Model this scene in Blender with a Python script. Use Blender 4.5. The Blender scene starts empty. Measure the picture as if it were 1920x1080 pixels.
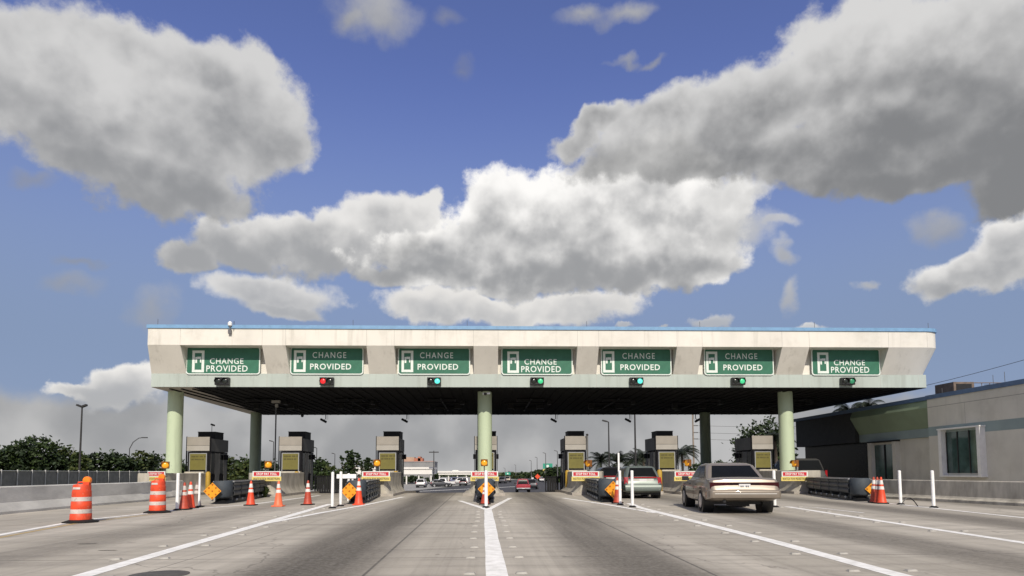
import bpy, math, random
from mathutils import Vector, Matrix
R = math.radians
random.seed(7)
scene = bpy.context.scene
C = scene.collection

# ------------------------------------------------------------------ camera
F = 1200.0                       # focal length in photo pixels (photo 1920 x 1080)
HORIZON = 885.0
YAW, PITCH, ROLL = R(2.29), R(4.0), R(0.25)
EYE = Vector((0, 0, 1.2))
PPY = HORIZON - F * math.tan(PITCH)
fw = Vector((math.sin(YAW) * math.cos(PITCH), math.cos(YAW) * math.cos(PITCH), math.sin(PITCH)))
rt = Vector((math.cos(YAW), -math.sin(YAW), 0))
up = rt.cross(fw)
r2 = rt * math.cos(ROLL) - up * math.sin(ROLL)
u2 = up * math.cos(ROLL) + rt * math.sin(ROLL)
cam_d = bpy.data.cameras.new('camera')
cam = bpy.data.objects.new('camera', cam_d)
C.objects.link(cam)
cam_d.sensor_fit = 'HORIZONTAL'
cam_d.sensor_width = 36.0
cam_d.lens = F / 1920 * 36.0
cam_d.shift_y = (PPY - 540.0) / 1920.0
cam_d.clip_start = 0.1
cam_d.clip_end = 9000
m = Matrix((r2, u2, -fw)).transposed().to_4x4()
m.translation = EYE
cam.matrix_world = m
scene.camera = cam

def ray(px, py):
    return (fw + r2 * ((px - 960) / F) + u2 * ((PPY - py) / F)).normalized()
def at(px, py, Y):
    """the point of the photo's line of sight that lies Y metres down the road"""
    d = ray(px, py)
    return EYE + d * (Y / d.y)
def zg(y):
    """height of the ground: the plaza is a crest, the road drops behind it"""
    if y < 38: return 0.0
    if y < 95: return -0.032 * (y - 38)
    return -0.032 * 57
def gnd(px, py, z=0.0):
    d = ray(px, py)
    return EYE + d * ((z - EYE.z) / d.z)

# ------------------------------------------------------------------ sun and sky
SUN_EL, SUN_AZ = R(39), R(5)          # azimuth: to the right of straight behind the camera
sun_d = bpy.data.lights.new('sun', 'SUN')
sun_d.energy = 4.0
sun_d.angle = R(0.53)
sun_d.color = (1.0, 0.92, 0.79)
sun = bpy.data.objects.new('sun', sun_d)
C.objects.link(sun)
to_sun = Vector((math.sin(SUN_AZ) * math.cos(SUN_EL), -math.cos(SUN_AZ) * math.cos(SUN_EL), math.sin(SUN_EL)))
sun.rotation_euler = to_sun.to_track_quat('Z', 'Y').to_euler()
sun.location = to_sun * 60
scene.view_settings.view_transform = 'Standard'
scene.view_settings.look = 'None'
scene.view_settings.exposure = 0.0
scene.view_settings.gamma = 1.0

world = bpy.data.worlds.new('World')
scene.world = world
world.use_nodes = True
try:
    world.cycles.sampling_method = 'MANUAL'
    world.cycles.sample_map_resolution = 512
except Exception:
    pass
SKY_STRENGTH = 0.1
def build_sky():
    nt = world.node_tree
    N, L = nt.nodes, nt.links
    N.clear()
    out = N.new('ShaderNodeOutputWorld'); bg = N.new('ShaderNodeBackground')
    L.new(bg.outputs[0], out.inputs[0])
    bg.inputs[1].default_value = SKY_STRENGTH
    sky = N.new('ShaderNodeTexSky')
    sky.sky_type = 'NISHITA'; sky.sun_disc = False
    sky.sun_elevation = SUN_EL
    sky.sun_rotation = math.pi - SUN_AZ
    sky.altitude = 0; sky.air_density = 1.0; sky.dust_density = 0.6; sky.ozone_density = 2.5
    K = 1.0 / SKY_STRENGTH
    def link(sock, v):
        if isinstance(v, (int, float)): sock.default_value = v
        elif isinstance(v, (tuple, list)): sock.default_value = v
        else: L.new(v, sock)
    def M(op, a, b=0.0, c=0.0, clamp=False):
        n = N.new('ShaderNodeMath'); n.operation = op; n.use_clamp = clamp
        link(n.inputs[0], a); link(n.inputs[1], b); link(n.inputs[2], c)
        return n.outputs[0]
    def VM(op, a, b=(0, 0, 0), s=None):
        n = N.new('ShaderNodeVectorMath'); n.operation = op
        link(n.inputs[0], a); link(n.inputs[1], b)
        if s is not None: link(n.inputs[3], s)
        return n.outputs[1] if op in ('LENGTH', 'DOT_PRODUCT') else n.outputs[0]
    def sstep(x, a, b):
        n = N.new('ShaderNodeMapRange'); n.interpolation_type = 'SMOOTHSTEP'
        link(n.inputs[0], x); link(n.inputs[1], a); link(n.inputs[2], b)
        return n.outputs[0]
    def mix(f, a, b):
        n = N.new('ShaderNodeMix'); n.data_type = 'RGBA'
        link(n.inputs[0], f); link(n.inputs[6], a); link(n.inputs[7], b)
        return n.outputs[2]
    tc = N.new('ShaderNodeTexCoord')
    D = tc.outputs['Generated']
    sp = N.new('ShaderNodeSeparateXYZ'); L.new(D, sp.inputs[0])
    az = M('ARCTAN2', sp.outputs[0], sp.outputs[1])
    el = M('ARCSINE', sp.outputs[2])
    cb = N.new('ShaderNodeCombineXYZ'); L.new(az, cb.inputs[0]); L.new(el, cb.inputs[1])
    P0 = cb.outputs[0]
    def noise(vec, scale, detail, rough=0.55, color=False, lac=2.0):
        n = N.new('ShaderNodeTexNoise'); n.noise_dimensions = '3D'
        link(n.inputs['Vector'], vec); n.inputs['Scale'].default_value = scale
        n.inputs['Detail'].default_value = detail; n.inputs['Roughness'].default_value = rough
        n.inputs['Lacunarity'].default_value = lac
        return n.outputs['Color'] if color else n.outputs['Fac']
    # warp the cloud outlines
    w1 = VM('SUBTRACT', noise(D, 9.0, 3.0, 0.5, True), (0.5, 0.5, 0.5))
    w2 = VM('SUBTRACT', noise(D, 34.0, 4.0, 0.6, True), (0.5, 0.5, 0.5))
    P1 = VM('ADD', P0, VM('SCALE', w1, s=0.09))
    P1 = VM('ADD', P1, VM('SCALE', w2, s=0.022))
    pf = VM('MULTIPLY', P1, (1, 1, 0))
    # billow relief: the same noise sampled a little towards the sun
    nA = noise(D, 16.0, 7.0, 0.56)
    rA = noise(D, 13.0, 5.0, 0.48)
    rB = noise(VM('ADD', D, (-0.006, 0.0, 0.022)), 13.0, 4.0, 0.48)
    relief = M('SUBTRACT', rA, rB)
    def voro(vec):
        n = N.new('ShaderNodeTexVoronoi'); n.voronoi_dimensions = '3D'; n.feature = 'F1'
        link(n.inputs['Vector'], vec); n.inputs['Scale'].default_value = 10.0
        n.inputs['Detail'].default_value = 2.0; n.inputs['Roughness'].default_value = 0.5; n.inputs['Lacunarity'].default_value = 2.2
        n.normalize = True
        return n.outputs['Distance']
    Dw = VM('ADD', D, VM('SCALE', w2, s=0.020))
    vA = voro(Dw); vB = voro(VM('ADD', Dw, (0.004, 0.0, 0.020)))
    lobes = M('SUBTRACT', 0.36, vA)
    billow = M('SUBTRACT', vB, vA)
    large = M('SUBTRACT', noise(VM('ADD', D, (3.1, 1.7, 0.4)), 7.0, 2.0, 0.5), 0.5)
    fine = M('SUBTRACT', noise(D, 52.0, 6.0, 0.64), 0.5)
    def ang(px, py):
        d = ray(px, py)
        return math.atan2(d.x, d.y), math.asin(d.z)
    def blob(cx, cy, rx, ry, rot=0):
        a0, e0 = ang(cx, cy)
        a1, _ = ang(cx + rx * .5, cy); _, e1 = ang(cx, cy - ry * .5)
        sx, sy = max(abs(a1 - a0) * 2, 1e-3), max(abs(e1 - e0) * 2, 1e-3)
        if rot == 0:                       # vector maths only: keeps the compiled shader small
            n = N.new('ShaderNodeVectorMath'); n.operation = 'MULTIPLY_ADD'
            L.new(pf, n.inputs[0]); n.inputs[1].default_value = (1 / sx, 1 / sy, 0); n.inputs[2].default_value = (-a0 / sx, -e0 / sy, 0)
            return VM('LENGTH', n.outputs[0])
        q = VM('SUBTRACT', pf, (a0, e0, 0)); c_, s_ = math.cos(R(rot)), math.sin(R(rot))
        u = VM('DOT_PRODUCT', q, (c_ / sx, s_ / sx, 0)); v = VM('DOT_PRODUCT', q, (-s_ / sy, c_ / sy, 0))
        return M('SQRT', M('MULTIPLY_ADD', u, u, M('MULTIPLY', v, v)))
    col = sky.outputs[0]
    col = mix(1.0, col, col)
    tint = N.new('ShaderNodeMix'); tint.data_type = 'RGBA'; tint.blend_type = 'MULTIPLY'
    tint.inputs[0].default_value = 1.0
    L.new(col, tint.inputs[6]); tint.inputs[7].default_value = SKYTINT + (1,)
    col = tint.outputs[2]
    def g(v, w=0.0):   # a cloud grey given as an sRGB value, turned to scene light
        l = ((v / 255 + 0.055) / 1.055) ** 2.4 * K
        return (l * (1 + w), l, l * (1 - w * 1.6), 1)
    # thin veil that whitens the sky towards the horizon
    veil = sstep(el, R(34), R(9))
    def rgb(r, g_, b_): return tuple(((v / 255 + 0.055) / 1.055) ** 2.4 * K for v in (r, g_, b_)) + (1,)
    col = mix(M('MULTIPLY', veil, 0.9), col, rgb(131, 149, 176))
    low = M('DIVIDE', sp.outputs[2], M('MAXIMUM', sp.outputs[1], 0.3))
    bank = sstep(M('ADD', M('ADD', low, M('MULTIPLY', M('SUBTRACT', nA, 0.5), 0.07)), M('MULTIPLY', lobes, 0.05)), 0.142, 0.098)
    col = mix(M('MULTIPLY', bank, 0.93), col, mix(sstep(M('ADD', M('MULTIPLY', relief, 0.4), large), -0.16, 0.2), g(158), g(190, 0.012)))
    # unseen broken cloud, added above and behind the camera to brighten ambient light
    rest = M('MAXIMUM', sstep(el, R(42), R(52)), sstep(sp.outputs[1], 0.45, 0.2))
    rn = noise(D, 3.2, 6.0, 0.55)
    ra = M('MULTIPLY', M('MULTIPLY', sstep(rn, 0.44, 0.54), rest), 0.95)
    col = mix(ra, col, mix(sstep(M('ADD', relief, M('MULTIPLY', large, .6)), -0.15, 0.2), g(165), g(222, 0.02)))
    for (blobs, top, base, c_hi, c_lo, dens, soft, relk, warm) in CLOUDS:
        f = None
        for b in blobs:
            l = blob(*b)
            f = l if f is None else M('SMOOTH_MIN', f, l, 0.25)
        d = M('SUBTRACT', 1.16, f)
        d = M('ADD', d, M('MULTIPLY', M('SUBTRACT', nA, 0.5), 0.8))
        d = M('ADD', d, M('MULTIPLY', lobes, 0.9))
        d = M('ADD', d, M('MULTIPLY', fine, 0.5))
        a = M('MULTIPLY', M('POWER', sstep(d, -0.06, soft * 1.45), 0.85), dens)
        # tall sunlit tops, grey undersides
        cx = sum(b[0] for b in blobs) / len(blobs)
        e_t, e_b = ang(cx, top)[1], ang(cx, base)[1]
        t = M('DIVIDE', M('SUBTRACT', el, e_b), e_t - e_b)
        t = M('ADD', t, M('MULTIPLY', relief, relk * 0.36))
        t = M('ADD', t, M('MULTIPLY', billow, relk * 0.30))
        t = M('ADD', t, M('MULTIPLY', large, 0.8))
        t = M('ADD', t, M('MULTIPLY', fine, 0.10))
        t = M('SUBTRACT', t, M('MULTIPLY', sstep(d, 0.15, 0.9), 0.30))
        t = M('ADD', t, M('MULTIPLY', M('MULTIPLY', sstep(d, 0.45, 0.02), sstep(t, 0.15, 0.8)), 0.28))
        c = mix(sstep(t, -0.32, 0.98), g(c_lo, -0.012), g(c_hi, warm))
        col = mix(a, col, c)
    L.new(col, bg.inputs[0])
SKYTINT = (1.17, 1.03, 1.42)
#  blobs in photo pixels, top, base, sRGB light side, sRGB shadow side, density, edge softness, relief, warmth
CLOUDS = [
    ([(240, 718, 80, 38, 28), (190, 742, 90, 16, 0)], 670, 765, 240, 180, 0.95, 0.2, 4.0, 0.03),
    ([(1510, 603, 38, 10, 0)], 592, 612, 236, 205, 0.9, 0.3, 2.0, 0.03),
    ([(1340, 601, 34, 11, 0), (1250, 606, 16, 5, 0), (1170, 606, 16, 5, 0)], 588, 612, 215, 185, 0.8, 0.4, 2.0, 0.02),
    ([(140, 520, 62, 22, 10)], 495, 545, 172, 158, 0.55, 0.9, 2.0, 0.0),
    ([(290, 568, 46, 32, 0)], 535, 600, 182, 165, 0.6, 0.9, 2.0, 0.0),
    ([(40, 335, 34, 14, 0), (170, 480, 34, 10, 0)], 320, 350, 165, 150, 0.5, 0.9, 2.0, 0.0),
    ([(940, 580, 210, 30, 0), (1080, 570, 120, 28, 0), (830, 590, 100, 22, 0)], 540, 640, 232, 176, 0.95, 0.26, 3.5, 0.03),
    ([(495, 545, 112, 30, 0), (530, 578, 60, 16, 0)], 515, 600, 224, 172, 0.92, 0.34, 3.5, 0.02),
    ([(350, 482, 50, 32, 0), (450, 450, 80, 46, 0), (590, 455, 170, 56, 0), (730, 425, 92, 66, 10), (792, 388, 34, 26, 25)], 365, 505, 232, 164, 0.97, 0.2, 4.5, 0.02),
    ([(935, 432, 84, 80, 0), (1000, 400, 130, 84, 12), (1140, 385, 150, 96, 12), (1235, 390, 150, 92, 0), (1318, 420, 100, 70, 20), (1200, 345, 90, 44, 0),
      (960, 510, 230, 38, 0), (1230, 500, 150, 44, 0), (780, 525, 110, 30, 0), (800, 480, 100, 48, 0), (872, 465, 70, 62, 15)], 312, 560, 255, 158, 0.98, 0.18, 5.0, 0.02),
    ([(1395, 440, 66, 36, 0), (1462, 478, 30, 18, 0), (1425, 378, 40, 14, 30), (1440, 430, 50, 14, 0), (1370, 385, 50, 40, 0)], 370, 520, 215, 172, 0.8, 0.6, 3.0, 0.01),
    ([(1475, 545, 16, 34, -35), (1635, 522, 16, 10, 0)], 515, 575, 200, 178, 0.75, 0.7, 3.0, 0.01),
    ([(700, 38, 86, 50, 0), (650, 45, 40, 34, 0)], -10, 90, 185, 160, 0.85, 0.8, 3.0, 0.0),
    ([(838, 45, 26, 22, 0), (870, 140, 22, 22, 0)], 20, 160, 160, 140, 0.4, 1.0, 2.0, 0.0),
    ([(1105, 30, 62, 22, 0), (1180, 14, 48, 22, 0)], 0, 60, 184, 156, 0.85, 0.95, 3.0, 0.0),
    ([(1172, 104, 28, 11, 0), (1220, 97, 26, 10, 15)], 85, 118, 180, 160, 0.65, 0.9, 2.0, 0.0),
    ([(1120, 235, 90, 30, 10), (1250, 245, 170, 72, 12), (1420, 195, 170, 92, 12), (1590, 120, 190, 120, 10), (1780, 110, 210, 150, 0),
      (1920, 180, 200, 190, 0), (1600, 270, 300, 66, 0), (1360, 300, 170, 36, 0), (1730, 320, 160, 40, 0), (1900, 330, 90, 60, 0)],
     20, 365, 216, 132, 0.98, 0.24, 4.0, 0.01),
    ([(1750, 425, 40, 28, 0)], 395, 460, 180, 155, 0.7, 0.8, 3.0, 0.0),
    ([(1835, 500, 150, 36, 0), (1900, 450, 90, 48, 0)], 400, 550, 236, 164, 0.95, 0.24, 5.0, 0.02),
    ([(110, 120, 120, 84, 0), (20, 170, 100, 90, 0), (270, 110, 150, 80, 0), (420, 140, 130, 70, -8), (230, 220, 260, 110, 0), (425, 238, 140, 86, 0),
      (525, 250, 58, 58, 0), (345, 340, 125, 54, -4), (250, 335, 140, 62, -6), (130, 260, 110, 70, 0)], 20, 410, 212, 150, 0.97, 0.24, 4.5, 0.01),
]
build_sky()

# ------------------------------------------------------------------ helpers
class MB:
    """collects shapes and links them as ONE mesh object"""
    def __init__(s): s.v, s.f, s.mi = [], [], []
    def add(s, vs, fs, mi=0):
        o = len(s.v); s.v += [tuple(p) for p in vs]
        for f in fs: s.f.append([i + o for i in f]); s.mi.append(mi)
    def box(s, cx, cy, cz, sx, sy, sz, rz=0.0, mi=0, rx=0.0, ry=0.0):
        M_ = Matrix.Rotation(rz, 3, 'Z') @ Matrix.Rotation(ry, 3, 'Y') @ Matrix.Rotation(rx, 3, 'X')
        c = Vector((cx, cy, cz)); vs = []
        for z in (-.5, .5):
            for x, y in ((-.5, -.5), (.5, -.5), (.5, .5), (-.5, .5)):
                vs.append(c + M_ @ Vector((x * sx, y * sy, z * sz)))
        s.add(vs, [(3, 2, 1, 0), (4, 5, 6, 7), (0, 1, 5, 4), (1, 2, 6, 5), (2, 3, 7, 6), (3, 0, 4, 7)], mi)
    def span(s, x0, x1, y0, y1, z0, z1, mi=0):
        s.box((x0 + x1) / 2, (y0 + y1) / 2, (z0 + z1) / 2, abs(x1 - x0), abs(y1 - y0), abs(z1 - z0), 0, mi)
    def loft(s, rings, caps=True, closed=True, mi=0):
        n = len(rings[0]); vs = [p for r in rings for p in r]; fs = []
        for i in range(len(rings) - 1):
            for j in range(n if closed else n - 1):
                k = (j + 1) % n
                fs.append((i * n + j, i * n + k, (i + 1) * n + k, (i + 1) * n + j))
        if caps and closed:
            fs.append(tuple(range(n - 1, -1, -1))); fs.append(tuple((len(rings) - 1) * n + j for j in range(n)))
        s.add(vs, fs, mi)
    def tube(s, pts, r, n=8, mi=0, caps=True):
        pts = [Vector(p) for p in pts]; rs = r if isinstance(r, (list, tuple)) else [r] * len(pts)
        rings = []
        for i, p in enumerate(pts):
            d = (pts[min(i + 1, len(pts) - 1)] - pts[max(i - 1, 0)]).normalized()
            a = Vector((0, 0, 1)) if abs(d.z) < 0.9 else Vector((1, 0, 0))
            u = d.cross(a).normalized(); w = d.cross(u)
            rings.append([p + (u * math.cos(2 * math.pi * k / n) + w * math.sin(2 * math.pi * k / n)) * rs[i] for k in range(n)])
        s.loft([q[::-1] for q in rings], caps, True, mi)
    def lathe(s, prof, c=(0, 0, 0), n=24, mi=0, M_=None):
        c = Vector(c); rings = []
        for r, z in prof:
            ring = []
            for k in range(n):
                p = Vector((r * math.cos(2 * math.pi * k / n), r * math.sin(2 * math.pi * k / n), z))
                ring.append(c + (M_ @ p if M_ else p))
            rings.append(ring)
        s.loft(rings, True, True, mi)
    def prism(s, poly, d, mi=0):
        d = Vector(d); a = [Vector(p) for p in poly]
        s.loft([a, [p + d for p in a]], True, True, mi)
    def quad(s, a, b, c, d, mi=0): s.add([a, b, c, d], [(0, 1, 2, 3)], mi)
    def build(s, name, mats, parent=None, off=(0, 0, 0), smooth=35, bevel=0, fix=True):
        me = bpy.data.meshes.new(name)
        ox, oy, oz = off
        me.from_pydata([(x - ox, y - oy, z - oz) for x, y, z in s.v], [], s.f)
        for mt in (mats if isinstance(mats, (list, tuple)) else [mats]): me.materials.append(mt)
        me.polygons.foreach_set('material_index', s.mi)
        if fix:
            import bmesh
            b = bmesh.new(); b.from_mesh(me)
            bmesh.ops.recalc_face_normals(b, faces=b.faces); b.to_mesh(me); b.free()
        if smooth:
            me.polygons.foreach_set('use_smooth', [True] * len(me.polygons))
            me.set_sharp_from_angle(angle=R(smooth))
        me.update()
        o = bpy.data.objects.new(name, me); C.objects.link(o)
        if parent: o.parent = parent
        if bevel:
            md = o.modifiers.new('bevel', 'BEVEL'); md.width = bevel; md.segments = 3; md.limit_method = 'ANGLE'; md.angle_limit = R(30)
            md.harden_normals = False
        return o

def tag(o, label=None, cat=None, group=None, kind=None):
    if label: o['label'] = label
    if cat: o['category'] = cat
    if group: o['group'] = group
    if kind: o['kind'] = kind
    return o
def thing(name, label, cat, loc=(0, 0, 0), rz=0.0, group=None):
    o = bpy.data.objects.new(name, None); C.objects.link(o)
    o.empty_display_size = 0.2
    o.location = loc; o.rotation_euler = (0, 0, rz)
    return tag(o, label, cat, group)
def copy_tree(o, loc=None, rz=None, label=None, parent=None, skip=()):
    c = o.copy(); C.objects.link(c); c.parent = parent
    if loc is not None: c.location = loc
    if rz is not None: c.rotation_euler = (0, 0, rz)
    if label: c['label'] = label
    for ch in list(o.children):
        if ch.name.split('.')[0] in skip: continue
        copy_tree(ch, parent=c)
    return c
def structure(o): o['kind'] = 'structure'; return o

# ------------------------------------------------------------------ materials
def mat(name, col, rough=0.6, metal=0.0, var=0.12, scale=3.0, spec=0.5, bump=0.0, bscale=40.0, coat=0.0, emit=None, estr=0.0, stretch=(1, 1, 1), dirt=None, trans=0.0, scuff=None):
    m_ = bpy.data.materials.new(name); m_.use_nodes = True
    nt = m_.node_tree; N, L = nt.nodes, nt.links
    b = N['Principled BSDF']
    b.inputs['Roughness'].default_value = rough; b.inputs['Metallic'].default_value = metal
    b.inputs['Specular IOR Level'].default_value = spec; b.inputs['Coat Weight'].default_value = coat
    b.inputs['Coat Roughness'].default_value = 0.06
    if trans: b.inputs['Transmission Weight'].default_value = trans
    tc = N.new('ShaderNodeTexCoord'); mp = N.new('ShaderNodeMapping')
    mp.inputs['Scale'].default_value = stretch
    L.new(tc.outputs['Object'], mp.inputs[0])
    nz = N.new('ShaderNodeTexNoise'); nz.inputs['Scale'].default_value = scale; nz.inputs['Detail'].default_value = 6
    nz.inputs['Roughness'].default_value = 0.6
    L.new(mp.outputs[0], nz.inputs[0])
    mx = N.new('ShaderNodeMix'); mx.data_type = 'RGBA'
    c = Vector(col)
    lo = dirt if dirt else tuple(c * (1 - var))
    mx.inputs[6].default_value = tuple(lo) + (1,); mx.inputs[7].default_value = tuple(min(x, 0.95) for x in c * (1 + var * .6)) + (1,)
    mr = N.new('ShaderNodeMapRange'); mr.inputs[1].default_value = 0.3; mr.inputs[2].default_value = 0.62
    L.new(nz.outputs[0], mr.inputs[0]); L.new(mr.outputs[0], mx.inputs[0])
    colour = mx.outputs[2]
    for (sc_col, amt, s_scale, s_str, lo_, hi_) in (scuff or ()):
        m2 = N.new('ShaderNodeMapping'); m2.inputs['Scale'].default_value = s_str; L.new(tc.outputs['Object'], m2.inputs[0])
        n3 = N.new('ShaderNodeTexNoise'); n3.inputs['Scale'].default_value = s_scale; n3.inputs['Detail'].default_value = 5; n3.inputs['Roughness'].default_value = .65
        L.new(m2.outputs[0], n3.inputs[0])
        r3 = N.new('ShaderNodeMapRange'); r3.interpolation_type = 'SMOOTHSTEP'; r3.inputs[1].default_value = lo_; r3.inputs[2].default_value = hi_; r3.inputs[4].default_value = amt
        L.new(n3.outputs[0], r3.inputs[0])
        x3 = N.new('ShaderNodeMix'); x3.data_type = 'RGBA'; L.new(r3.outputs[0], x3.inputs[0]); L.new(colour, x3.inputs[6]); x3.inputs[7].default_value = sc_col + (1,)
        colour = x3.outputs[2]
    L.new(colour, b.inputs['Base Color'])
    if bump:
        n2 = N.new('ShaderNodeTexNoise'); n2.inputs['Scale'].default_value = bscale; n2.inputs['Detail'].default_value = 5
        L.new(mp.outputs[0], n2.inputs[0])
        bp = N.new('ShaderNodeBump'); bp.inputs['Strength'].default_value = bump; bp.inputs['Distance'].default_value = 0.02
        L.new(n2.outputs[0], bp.inputs['Height']); L.new(bp.outputs[0], b.inputs['Normal'])
    if emit:
        b.inputs['Emission Color'].default_value = tuple(emit) + (1,); b.inputs['Emission Strength'].default_value = estr
    return m_

RAIN = (((.36, .34, .29), .38, 2.6, (1, 1, .07), .52, .74), ((.45, .42, .36), .3, .7, (1, 1, 1), .5, .72))
m_white = mat('cream white painted panel', (.73, .70, .635), .6, var=.08, scale=.6, bump=.05, stretch=(1, 1, .25), scuff=RAIN)
m_band = mat('pale grey green painted band', (.42, .475, .44), .55, var=.08, scale=.7, stretch=(1, 1, .3), scuff=(((.24, .26, .23), .4, 2.2, (1, 1, .1), .5, .72),))
m_blue = mat('blue metal roof trim', (.18, .34, .54), .5, var=.12)
m_bluedull = mat('dull blue roof edge', (.09, .15, .26), .55, var=.15)
m_column_shade = mat('green column paint darkened for shade', (.26, .31, .215), .6, var=.2, scale=.9, stretch=(1, 1, .3))  # rear columns: canopy shade put into a darker copy of the column paint
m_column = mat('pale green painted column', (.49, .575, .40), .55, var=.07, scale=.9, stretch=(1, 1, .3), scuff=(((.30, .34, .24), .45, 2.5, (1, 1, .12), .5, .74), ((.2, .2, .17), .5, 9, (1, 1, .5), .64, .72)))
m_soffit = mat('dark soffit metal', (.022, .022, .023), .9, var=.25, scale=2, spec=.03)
m_soffit2 = mat('dark fixture metal', (.015, .015, .016), .6, var=.2, spec=.2)
m_beam = mat('taupe painted edge beam', (.36, .33, .29), .7, var=.15)
m_signgreen = mat('green reflective sheeting', (.042, .160, .102), .45, var=.14, scale=2.5, spec=.35)
m_signwhite = mat('white reflective sheeting', (.72, .78, .74), .5, var=.05)
m_black = mat('black painted metal', (.012, .012, .013), .45, var=.3)
m_rubber = mat('black rubber', (.016, .016, .016), .85, var=.3, spec=.2)
m_lensoff = mat('unlit dark lens', (.02, .025, .022), .2)
m_red_lit = mat('lit red signal lens', (.5, .02, .02), .3, emit=(1, .02, .03), estr=.75)
m_cyan_lit = mat('brightly lit green signal lens', (.1, .6, .5), .3, emit=(.10, .95, .72), estr=.8)
m_green_lit = mat('lit green signal lens', (.05, .4, .2), .3, emit=(.05, .62, .24), estr=.6)
m_green_dim = mat('dimly lit green signal lens', (.03, .18, .1), .3, emit=(.03, .2, .09), estr=.5)
m_conc = mat('weathered island concrete', (.42, .39, .33), .85, var=.3, scale=2.5, bump=.3, bscale=30, stretch=(1, 1, .35), spec=.2)
m_barrier = mat('pale barrier concrete', (.58, .57, .53), .85, var=.22, scale=1.6, bump=.25, bscale=25, stretch=(.4, .4, 1), spec=.2)
m_barrier2 = mat('stained barrier concrete', (.40, .375, .32), .85, var=.4, scale=2.2, bump=.25, bscale=25, stretch=(1, 1, .25), spec=.2)
m_curb = mat('kerb concrete', (.38, .35, .31), .85, var=.25, scale=3, bump=.2, spec=.2)
m_boothgrey = mat('grey booth panel', (.31, .285, .25), .55, var=.1, scale=1.5)
m_boothside = mat('dull grey booth side panel', (.13, .13, .128), .6, var=.2, scale=1.5)
m_boothpale = mat('pale booth panel', (.37, .35, .315), .55, var=.08, scale=1.5)
m_boothdark = mat('dark booth steel', (.016, .016, .019), .8, var=.3, spec=.1)
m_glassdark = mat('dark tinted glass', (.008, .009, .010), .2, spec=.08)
m_olive = mat('olive yellow notice board', (.15, .132, .026), .6, var=.1, scale=4)
m_olivetext = mat('brown notice lettering', (.06, .05, .012), .7)
m_shadewall = mat('wall colour darkened for shade', (.035, .036, .034), .6, var=.2, spec=.2)  # dark tone carries the shade at the building's left end
m_alu = mat('dull aluminium', (.40, .41, .42), .45, metal=.5, var=.1)
m_bollard = mat('faded yellow bollard paint', (.42, .26, .03), .6, var=.2)
m_orange = mat('orange plastic', (.76, .075, .022), .5, var=.12, scale=5, dirt=(.60, .06, .022), scuff=(((.30, .06, .03), .6, 7, (1, 1, .4), .55, .72), ((.55, .30, .22), .45, 16, (1, 1, .6), .6, .72)))
m_orange2 = mat('faded red orange plastic', (.42, .055, .025), .55, var=.3, scale=5)
m_orange3 = mat('vivid orange plastic', (.85, .17, .07), .5, var=.1, scale=5)
m_collar = mat('white reflective collar', (.70, .68, .64), .5, var=.15, scale=6, scuff=(((.35, .3, .26), .5, 12, (1, 1, .6), .56, .7),))
m_collar2 = mat('grey white drum stripe', (.56, .50, .46), .55, var=.15, scale=6, scuff=(((.25, .2, .17), .5, 12, (1, 1, .6), .56, .7),))
m_postwhite = mat('white plastic post', (.86, .86, .85), .5, var=.08, scale=6)
m_amber = mat('amber sign sheeting', (.80, .32, .012), .45, var=.12, scale=6)
m_amberdot = mat('dark amber reflector', (.42, .13, .01), .25)
m_amberlens = mat('amber lamp lens', (.80, .34, .02), .25, emit=(1, .42, .03), estr=.35)
m_amberhouse = mat('dull amber lamp housing', (.20, .075, .015), .5, var=.3)
m_drumlamp = mat('orange drum lamp lens', (.85, .20, .015), .25, emit=(1, .25, .02), estr=.12)
m_redplate = mat('red sign sheeting', (.55, .022, .035), .45, var=.1, scale=8)
m_yelplate = mat('yellow sign sheeting', (.70, .56, .17), .45, var=.08, scale=8)
m_blacktext = mat('black lettering', (.02, .02, .015), .6)
m_cushion = mat('dark galvanised fender panel', (.075, .082, .088), .55, metal=.3, var=.35, scale=3)
m_cushnose = mat('blue grey cushion nose', (.045, .056, .068), .7, var=.2)
m_bolt = mat('bright bolt head', (.5, .52, .53), .4, metal=.3)
m_beige = mat('grey beige stucco wall', (.64, .61, .535), .8, scuff=(((.40, .37, .31), .35, 1.6, (1, 1, .09), .52, .74), ((.42, .39, .33), .35, .5, (1, 1, 1), .48, .7)), var=.08, scale=.7, bump=.15, bscale=60, spec=.2)
m_greenwall = mat('green painted mansard', (.235, .30, .20), .6, var=.1, scale=.8)
m_bandblue = mat('slate blue painted band', (.27, .335, .335), .6, var=.1, scale=.9)
m_glassgreen = mat('green tinted window glass', (.055, .095, .085), .07, spec=.8, var=.5, scale=1.2)
m_trim = mat('white window trim', (.80, .79, .76), .6, var=.08)
m_roofgrey = mat('grey roofing', (.3, .3, .3), .8)
m_brown = mat('rusty brown roof plant casing', (.16, .12, .095), .8, var=.3)
m_polegrey = mat('galvanised pole', (.13, .13, .135), .5, metal=.3, var=.15)
m_poledark = mat('dark bronze pole', (.028, .026, .026), .55, var=.2)
m_wood = mat('weathered pole wood', (.27, .22, .18), .85, var=.2)
m_wire = mat('black cable', (.02, .02, .02), .6)
m_fence = mat('dark grey privacy mesh', (.24, .228, .205), .9, var=.22, scale=2, spec=.1)
m_fencepost = mat('galvanised fence post', (.55, .54, .52), .5, var=.15)
m_leaf1 = mat('deep green leaves', (.034, .055, .016), .6, var=.55, scale=1.3, spec=.25)
m_leaf2 = mat('olive green leaves', (.055, .07, .018), .6, var=.5, scale=1.3, spec=.25)
m_leaf3 = mat('dark blue green leaves', (.024, .038, .018), .6, var=.5, scale=1.3, spec=.25)
m_palm = mat('palm frond green', (.018, .025, .013), .55, var=.4, scale=2, spec=.3)
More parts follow.
